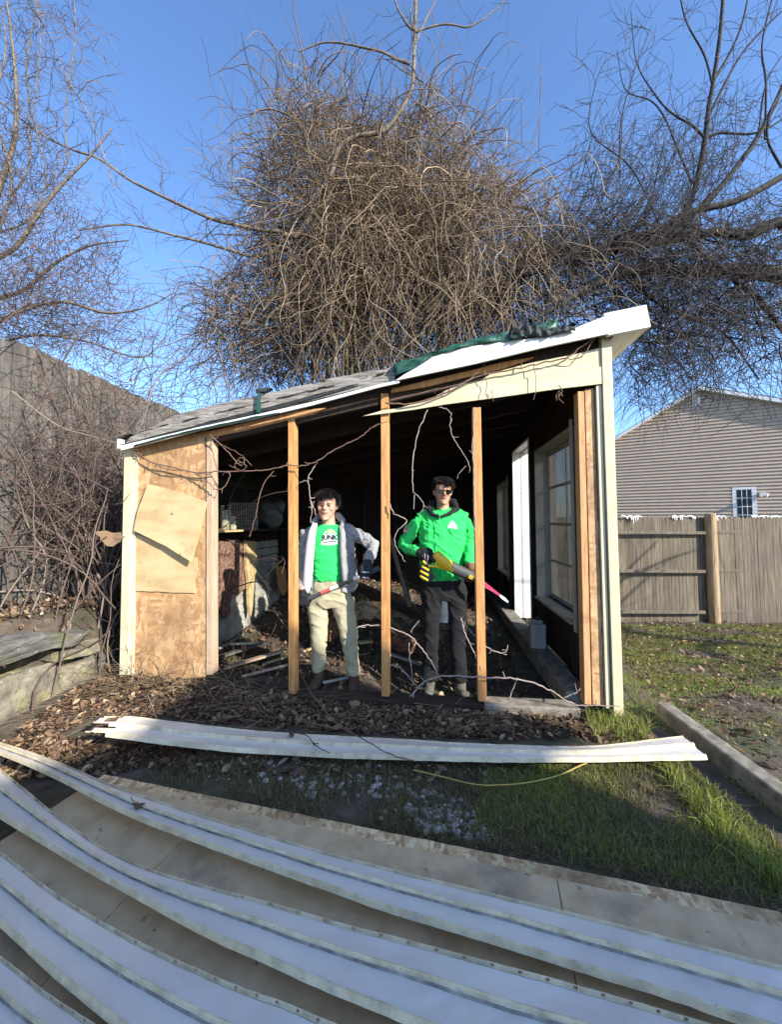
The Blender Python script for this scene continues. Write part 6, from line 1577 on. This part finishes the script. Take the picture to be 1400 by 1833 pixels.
# the long bar in his hands
def bar_at(px, py, dy): return at(px, py, Y1 + dy)
ba, bb2 = bar_at(541, 1076, -.135), bar_at(676, 1018, -.165)
bt = thing('pry_bar', 'long black bar with red and white bands held across the khaki trousers', 'tool', ba)
def seg(name, x0, x1, r, mat, sides=12):
    m_ = MB(); m_.tube([(bb2 - ba) * x0, (bb2 - ba) * x1], r, sides); return m_.build(name, mat, bt, smooth=False)
seg('shaft', -.02, .93, .0125, M['bar_grey']); seg('red_band', .25, .37, .0145, M['red']); seg('white_band', .372, .48, .0145, M['white_mark']); seg('grip_sleeve', .08, .235, .0150, M['rubber']); seg('grip_sleeve', .50, .66, .0145, M['black_p'])
m = MB(); m.bar((bb2 - ba) * .90, (bb2 - ba) * 1.02, .045, .040); m.build('head', M['rubber'], bt, bevel=.004)
m = MB(); m.bar((bb2 - ba) * .68, (bb2 - ba) * .76, .034, .032); m.build('collar', M['steel'], bt, bevel=.004)

# =============== person 2: green zip sweatshirt, sunglasses, saw
Y2 = 3.45
r2 = at(793, 1250, Y2); r2.z = -.15
P2_ = thing('person', 'man in sunglasses, green zip sweatshirt and dark trousers holding a saw', 'person', r2)
hc = at(792, 903.5, Y2)
M4b = Matrix.Translation(hc) @ Matrix.Rotation(R(2), 4, 'Z') @ Matrix.Rotation(R(2), 4, 'Y') @ Matrix.Rotation(R(3), 4, 'X') @ Matrix.Scale(.98, 4)
b = MB(); head(b, M4b)
b.tube([at(792, 890, Y2 + .03), at(793, 908, Y2 + .035), at(793, 922, Y2 + .04)], [.052, .056, .07], 14)
loft(b, [(914, 776, 808, .04, .06), (928, 762, 822, .04, .080), (960, 760, 824, .04, .10), (1010, 764, 820, .03, .10), (1045, 762, 826, .03, .10), (1062, 762, 826, .03, .09)], Y2)
loft(b, [(1058, 762, 790, .03, .06), (1130, 768, 784, .02, .05), (1205, 766, 778, .03, .04), (1235, 764, 776, .03, .04)], Y2); loft(b, [(1058, 800, 828, .03, .06), (1130, 810, 828, .02, .05), (1205, 816, 830, .03, .04), (1240, 818, 830, .0, .04)], Y2)
e2R = at(723, 977, Y2 - .01); w2R = at(752, 989, Y2 - .19); e2L = at(842, 972, Y2 + .03); w2L = at(842, 1012, Y2 - .14)
b.tube([at(762, 940, Y2 + .04), at(748, 942, Y2 + .04), e2R, w2R], [.034, .034, .030, .024], 10); b.tube([at(822, 940, Y2 + .04), at(835, 942, Y2 + .04), e2L, w2L], [.034, .034, .030, .024], 10)
hd1 = Vector((.85, -.15, -.45)); hd2 = Vector((.10, -.1, -1))
hand(b, w2R, hd1, (0, .6, -.7), (.2, 0, .9), (45, 60, 50)); hand(b, w2L, hd2, (-.6, -.6, 0), (-1, .4, 0), (55, 60, 40))
fuse(b, 'body', M['skin2'], .0045, 3, P2_, post=socket_post(M4b, .003), origin=r2)
m = MB(); hand(m, w2R, hd1, (0, .6, -.7), (.2, 0, .9), (45, 60, 50), 1.12, 1.30); m.tube([w2R - hd1.normalized() * .025, w2R + hd1.normalized() * .03], [.032, .034], 12); gl = fuse(m, 'glove', M['glove_b'], .004, 2, P2_, origin=r2)
m = MB(); hn_ = hd1.normalized()
for k in (0, 1): c = w2R + hn_ * (.045 + .028 * k) + Vector((0, -.030, -.004)); m.tube([c + Vector((-.004, 0, .020)), c + Vector((0, -.002, 0)), c + Vector((-.004, 0, -.022))], .003, 5)
child_at('glove_print', m, M['reflect'], gl, r2)
m = MB(); hand(m, w2L, hd2, (-.6, -.6, 0), (-1, .4, 0), (55, 60, 40), 1.12, 1.30); m.tube([w2L - hd2.normalized() * .02, w2L + hd2.normalized() * .03], [.032, .034], 12); fuse(m, 'glove', M['glove_t'], .004, 2, P2_, origin=r2)
m = MB()
loft(m, [(912, 774, 808, .05, .075), (918, 762, 822, .045, .095), (925, 750, 835, .04, .11), (945, 749, 836, .04, .13), (975, 750, 832, .03, .135), (1005, 751, 829, .02, .135), (1028, 752, 828, .02, .13), (1037, 755, 826, .025, .122)], Y2)
m.tube([at(780, 918, Y2 + .05), at(765, 922, Y2 + .05), at(753, 930, Y2 + .05)], [.05, .058, .062], 14); m.tube([at(804, 918, Y2 + .05), at(820, 922, Y2 + .05), at(832, 930, Y2 + .05)], [.05, .058, .062], 14)
m.tube([at(763, 932, Y2 + .04), at(750, 936, Y2 + .04), at(737, 948, Y2 + .03), e2R, at(735, 984, Y2 - .08), at(750, 988, Y2 - .165)], [.050, .062, .060, .058, .052, .040], 14)
m.tube([at(822, 932, Y2 + .04), at(834, 936, Y2 + .04), at(841, 950, Y2 + .035), e2L, at(842, 995, Y2 - .06), at(841, 1010, Y2 - .125)], [.050, .060, .058, .056, .050, .038], 14)
hoodie = fuse(m, 'zip_sweatshirt', M['green'], .007, 3, P2_, fold=.012, fscale=10, fstretch=(1, 1, 1.4), seed=21, origin=r2)
m = MB(); m.tube([at(787, 919, Y2 - .11), at(787, 950, Y2 - .125), at(787, 1000, Y2 - .135), at(788, 1034, Y2 - .12)], .0030, 5); zz_ = child_at('zip', m, M['green'], hoodie, r2)
m = MB()
m.tube([at(774, 921, Y2 - .07), at(768, 912, Y2 - .02), at(772, 901, Y2 + .06), at(793, 896, Y2 + .11), at(813, 899, Y2 + .06), at(818, 911, Y2 - .02), at(806, 919, Y2 - .07), at(789, 925, Y2 - .10), at(774, 921, Y2 - .07)], [.018, .024, .030, .034, .032, .026, .018, .013, .018], 12)
fuse(m, 'hood', M['hood'], .005, 3, P2_, fold=.003, fscale=14, origin=r2)
m = MB()
loft(m, [(1030, 757, 829, .03, .098), (1050, 753, 834, .02, .108), (1066, 752, 836, .02, .10), (1074, 753, 836, .02, .085)], Y2)
loft(m, [(1058, 752, 793, .02, .088), (1080, 754, 791, .015, .084), (1130, 757, 786, .0, .068), (1160, 758, 784, .01, .064), (1216, 753, 785, .03, .058)], Y2)
loft(m, [(1058, 797, 836, .02, .088), (1080, 801, 836, .015, .084), (1130, 804, 835, -.01, .070), (1160, 806, 833, .0, .064), (1218, 811, 837, .01, .060)], Y2)
fuse(m, 'trousers', M['charcoal'], .007, 5, P2_, fold=.009, fscale=6.5, fstretch=(1, 1, 1.5), seed=13, origin=r2)
for h_, t__ in ((at(769, 1226, Y2 + .06), at(763, 1243, Y2 - .13)), (at(822, 1226, Y2 + .04), at(838, 1248, Y2 - .15))):
    h_, t__ = feet(h_, t__, -.155); m = MB(); shoe(m, h_, t__); m.tube([h_ + (t__ - h_) * .14 + Vector((0, 0, .08)), h_ + (t__ - h_) * .12 + Vector((0, 0, .17))], [.050, .052], 12)
    bo = fuse(m, 'boot', M['grey_boot'], .005, 3, P2_, fold=.002, fscale=20, origin=r2); m2 = MB(); sole(m2, h_, t__); child_at('sole', m2, M['sole'], bo, r2, smooth=False)
    m2 = MB(); dd_ = (t__ - h_).normalized(); sd_ = Vector((-dd_.y, dd_.x, 0))
    for k in range(4): c = h_ + (t__ - h_) * (.34 + .11 * k) + Vector((0, 0, .108 - .013 * k)); m2.tube([c - sd_ * .026 - Vector((0, 0, .010)), c, c + sd_ * .026 - Vector((0, 0, .010))], .0028, 5)
    child_at('lace', m2, M['reflect'], bo, r2)
# curly hair
def curl_fn():
    th = rng.uniform(0, 2 * math.pi); z0 = rng.uniform(.125, .234); zz = np.array([h[0] for h in HEAD]); hw = np.interp(z0, zz, [h[1] for h in HEAD]) + rng.uniform(.002, .016); fr_ = np.interp(z0, zz, [h[2] for h in HEAD]) - .006; bk = np.interp(z0, zz, [h[3] for h in HEAD])
    x, y = hw * math.cos(th), (fr_ + bk) / 2 + (bk - fr_) / 2 * math.sin(th)
    if y < -.02 and z0 < .150 + .02 * rng.random() + (.025 if x < -.01 else 0): return None
    if z0 < .14 and y < .03: return None
    c = np.array([x, y, z0]); o_ = np.array([x, y, z0 - .12]); o_ /= np.linalg.norm(o_); e1 = np.cross(o_, rng.normal(0, 1, 3)); e1 /= np.linalg.norm(e1); e2 = np.cross(o_, e1); r_ = rng.uniform(.005, .010)
    return [tuple(c + o_ * .004 * t + (e1 * math.cos(t * 2.1) + e2 * math.sin(t * 2.1)) * r_) for t in range(7)]
cap2 = hair_cap(M4b, 'hair', P2_, r2, .006, lambda x, y: .178 if y < -.035 else (.15 if y < .0 else .10))
tubes_mesh('curls', hair_strands(M4b, 1300, curl_fn, .0022, .0014), M['hair'], cap2, 4, r2)
face_bits(M4b, P2_, r2, True)
m = MB(); m.tube([(-.026, -.100, .0755), (-.010, -.106, .0785), (0, -.1065, .077), (.010, -.106, .0785), (.026, -.100, .0755)], [.0012, .0028, .0022, .0028, .0012], 6); child_at('moustache', m, M['brow'], P2_, r2, M4b)
sg = MB()
for s in (-1, 1):
    P = [(s * x, -.106 + .012 * (abs(x) / .07), z) for x, z in ((.008, .133), (.060, .134), (.066, .128), (.062, .106), (.052, .099), (.022, .099), (.011, .106))]
    sg.prism(P, (0, -.004, 0)); sg.tube([(s * .064, -.094, .129), (s * .077, -.04, .126), (s * .078, .01, .120)], .0026, 6)
sg.tube([(-.010, -.109, .127), (0, -.112, .129), (.010, -.109, .127)], .003, 6)
child_at('sunglasses', sg, flat('black_sunglasses', (.008, .008, .01), .08), P2_, r2, M4b, smooth=False)
# badge on the chest, patch on the sleeve
bc = at(812, 941, Y2 - .13) - r2
bd = disc([(-.042, -.026), (.042, -.026), (.040, -.006), (.022, .022), (.010, .040), (-.010, .040), (-.022, .022), (-.040, -.006)], 'chest_badge', M['white_mark'], hoodie, bc); project_front(bd, hoodie, r2, .002)
m = MB()
for (x, z, w_, h_) in ((-.014, .010, .010, .003), (.004, .016, .005, .006), (.012, .008, .008, .0035), (-.024, -.012, .006, .003), (-.012, -.011, .004, .003), (-.002, -.012, .006, .0025), (.010, -.011, .005, .003), (.022, -.012, .006, .003)): m.box(x - w_ / 2, x + w_ / 2, -.001, .001, z - h_ / 2, z + h_ / 2)
o = m.build('badge_marks', flat('dark_green_print', (.05, .16, .08), .7), hoodie); o.location = bc; project_front(o, hoodie, r2, .0035)
pc = at(727, 948, Y2 - .04) - r2
bd = disc([(-.026, -.020), (.020, -.026), (.028, .014), (-.012, .028)], 'sleeve_patch', flat('pink_patch', (.62, .26, .34), .8), hoodie, pc); project_front(bd, hoodie, r2, .003)

# the reciprocating saw
def sp(x, y, dy=-.215): return at(x, y, Y2 + dy)
s0 = sp(790, 1003); saw = thing('power_saw', 'yellow and black cordless saw with a red blade in gloved hands', 'saw', s0)
def sm_(name, pts, rad, mat, vox=.0035, parent=None):
    m_ = MB(); m_.tube([p - s0 for p in pts], rad, 14); return fuse(m_, name, mat, vox, 2, parent or saw)
sm_('housing', [sp(779, 990), sp(787, 1000), sp(797, 1009), sp(808, 1016)], [.036, .046, .049, .044], M['yellow'])
sm_('housing_cap', [sp(772, 996), sp(782, 1004)], [.022, .030], M['black_p'])
m_ = MB(); m_.tube([p - s0 for p in (sp(806, 1013), sp(820, 1021), sp(835, 1027), sp(848, 1033))], [(.041, .048), (.041, .047), (.036, .042), (.031, .036)], 16); fuse(m_, 'boot', M['rubber'], .0035, 2, saw)
sm_('trigger_handle', [sp(752, 990, -.205), sp(762, 1002, -.205), sp(766, 1014, -.205)], [.018, .017, .018], M['black_p'])
sm_('handle_bow', [sp(757, 1004, -.21), sp(768, 1013, -.21), sp(783, 1014, -.21), sp(793, 1014, -.21)], [.012, .012, .014, .02], M['yellow'])
bat = MB()
q0, q1, q2, q3 = sp(754, 1011), sp(772, 1020), sp(779, 1034), sp(768, 1043); q4 = sp(751, 1033)
bat.prism([p - s0 + Vector((0, -.012, 0)) for p in (q0, q1, q2, q3, q4)], (0, .085, 0)); bo = bat.build('battery', M['black_p'], saw, bevel=.004)
for (a_, b_) in (((755, 1014), (768, 1021)), ((752, 1022), (767, 1030)), ((752, 1031), (766, 1039))):
    m_ = MB(); p0_, p1_ = sp(*a_, -.236) - s0, sp(*b_, -.236) - s0; m_.tube([p0_, p1_], .0085, 8); m_.build('battery_rib', M['yellow'], bo, smooth=True)
for (x, y) in ((809, 1020), (843, 1033)):
    m_ = MB(); c = sp(x, y, -.270 if x < 820 else -.256) - s0; m_.box(-.016, .016, -.002, .004, -.014, .014, mat=Matrix.Translation(c) @ Matrix.Rotation(R(22), 4, 'Y')); lb = m_.build('emblem', M['yellow'], saw)
    m_ = MB(); m_.box(-.008, .008, -.003, 0, -.003, .003, mat=Matrix.Translation(c + Vector((0, -.0005, 0))) @ Matrix.Rotation(R(22), 4, 'Y')); m_.build('emblem_mark', M['black_p'], lb)
m_ = MB(); m_.tube([sp(846, 1032) - s0, sp(858, 1038) - s0], .016, 10); m_.build('blade_clamp', M['steel'], saw)
def blade_poly(pl, name, mat, th=.0022):
    m_ = MB(); m_.prism([sp(x, y, -.215) - s0 for x, y in pl], (0, th, 0)); return m_.build(name, mat, saw)
blade_poly([(856, 1033), (868, 1041), (880, 1051), (896, 1064), (894, 1067), (876, 1056), (866, 1051), (855, 1043)], 'blade', M['pink'])
blade_poly([(896.2, 1064.2), (905, 1070), (911, 1077), (909, 1079), (900, 1073), (894.2, 1067.2)], 'blade_tip', M['white_mark'])
